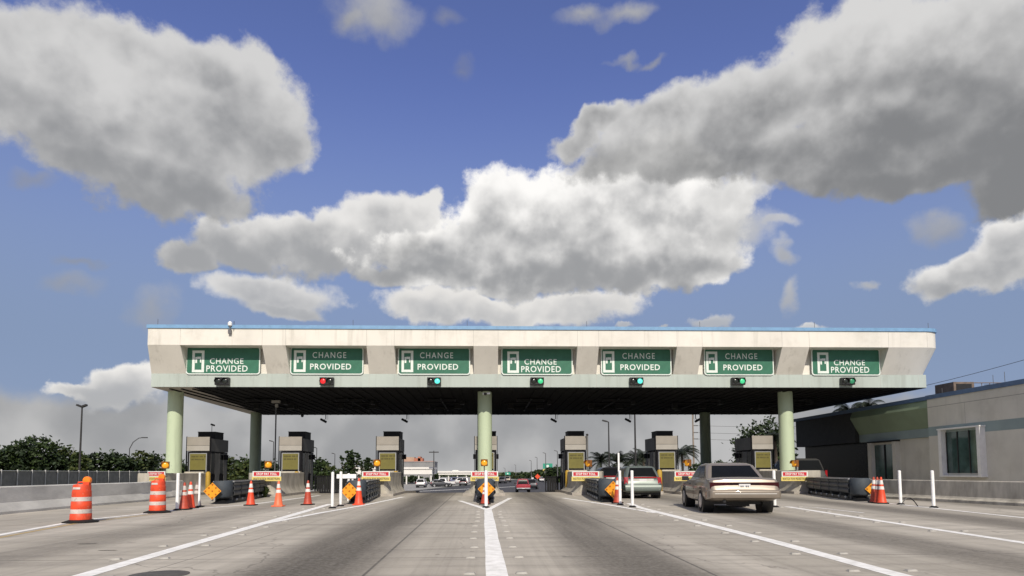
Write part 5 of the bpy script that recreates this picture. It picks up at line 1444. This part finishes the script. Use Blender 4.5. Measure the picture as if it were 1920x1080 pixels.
tree('far small tree in the gap right of the right rear column', 1352, 862, 130, 30, seed=32, mats=(2, 0), size=.3)
tree('far low tree left of the right rear column', 1308, 868, 130, 26, seed=36, mats=(2, 0), size=.3)
tree('low dark tree behind the cross armed pole', 818, 889, 200, 16, seed=33, mats=(2, 0), size=.5)
tree('far low tree left of the red pickup', 962, 893, 280, 30, seed=34, mats=(2, 1), size=.7)
tree('low dark tree under the far canopy beside the third booth', 775, 893, 190, 60, seed=35, mats=(2, 0), size=.5)
def palm(label, px, top, Y, hpx_crown, seed, nf=22, droop=1.0):
    rnd = random.Random(seed); z0 = zg(Y); p = at(px, top, Y); L_ = hpx_crown * Y / F; h = p.z - z0 - L_ * .55
    t = thing('palm_tree', label, 'palm', (p.x, Y, z0), 0, 'palms behind the plaza')
    b = MB(); b.tube([(0, 0, -.05), (.08, 0, h * .5), (0, 0, h)], [.22, .16, .14], 10); b.build('trunk', m_bark, t)
    b = MB()
    for k in range(nf):
        a = 2 * math.pi * k / nf + rnd.uniform(-.2, .2); e0 = rnd.uniform(-.1, 1.25); P = Vector((0, 0, h)); d = Vector((math.cos(a) * math.cos(e0), math.sin(a) * math.cos(e0), math.sin(e0))); n = 11; st_ = L_ / n
        sd = Vector((-math.sin(a), math.cos(a), 0))
        for j in range(n):
            Q = P + d * st_
            upv = sd.cross(d).normalized()
            ll = L_ * .34 * math.sin(math.pi * (.12 + .82 * j / n)) * rnd.uniform(.8, 1.1)
            for s in (-1, 1):
                for fr in (0, .5):
                    o = P.lerp(Q, fr); tip = o + (sd * s * .75 + d * .55 - Vector((0, 0, .45))).normalized() * ll
                    wv = d * st_ * .22
                    b.add([o - wv, o + wv, tip], [(0, 1, 2)], 0)
            b.add([P - sd * .03, P + sd * .03, Q + sd * .02, Q - sd * .02], [(0, 1, 2, 3)], 0)
            P = Q; d = (d + Vector((0, 0, -.17 * droop))).normalized()
    b.build('crown', m_palm, t, smooth=0, fix=False)
palm('palm left of the dark lamp pole, right of the corner pole booth', 1126, 848, 90, 34, 1)
palm('palm right of the dark lamp pole', 1158, 848, 92, 36, 2, 26)
palm('broad palm under the tallest dark pole', 1192, 846, 90, 38, 3, 28)
palm('palm touching the booth behind the pale green car', 1206, 841, 84, 30, 4)
palm('palm just right of the booth behind the pale green car', 1278, 829, 84, 40, 5, 26)
palm('palm leaning at the big dark tree by the right front column', 1452, 800, 62, 46, 8, 20)
palm('palm with fronds under the canopy corner above the building', 1592, 750, 74, 44, 6, 26, 1.3)
palm('second palm showing fronds above the building roof', 1628, 744, 72, 40, 7, 26, 1.3)
tree('low weedy bush at the end of the second crash cushion', 495, 912, 32.4, 15, seed=40, mats=(1, 0), size=.07, name='weed_bush', dens=60, group='low plants')

# the far-off wood along the horizon
b = MB(); rnd = random.Random(99); bl = []
for k in range(46):
    px = 820 + k * 7.2; Y = 420 + rnd.uniform(-30, 40); q = at(px, rnd.uniform(884, 892) if px > 900 else rnd.uniform(889, 893), Y); hh = q.z - zg(Y)
    bl.append((q.x, Y, zg(Y) + hh * .5, 3.2, 3, hh * .5))
leaf_crown(b, bl, 3.5, .9, rnd)
o = b.build('far_wood', [m_leaf3, m_leaf1], smooth=0, fix=False)
tag(o, 'dark strip of far off trees along the horizon', 'wood', kind='stuff')
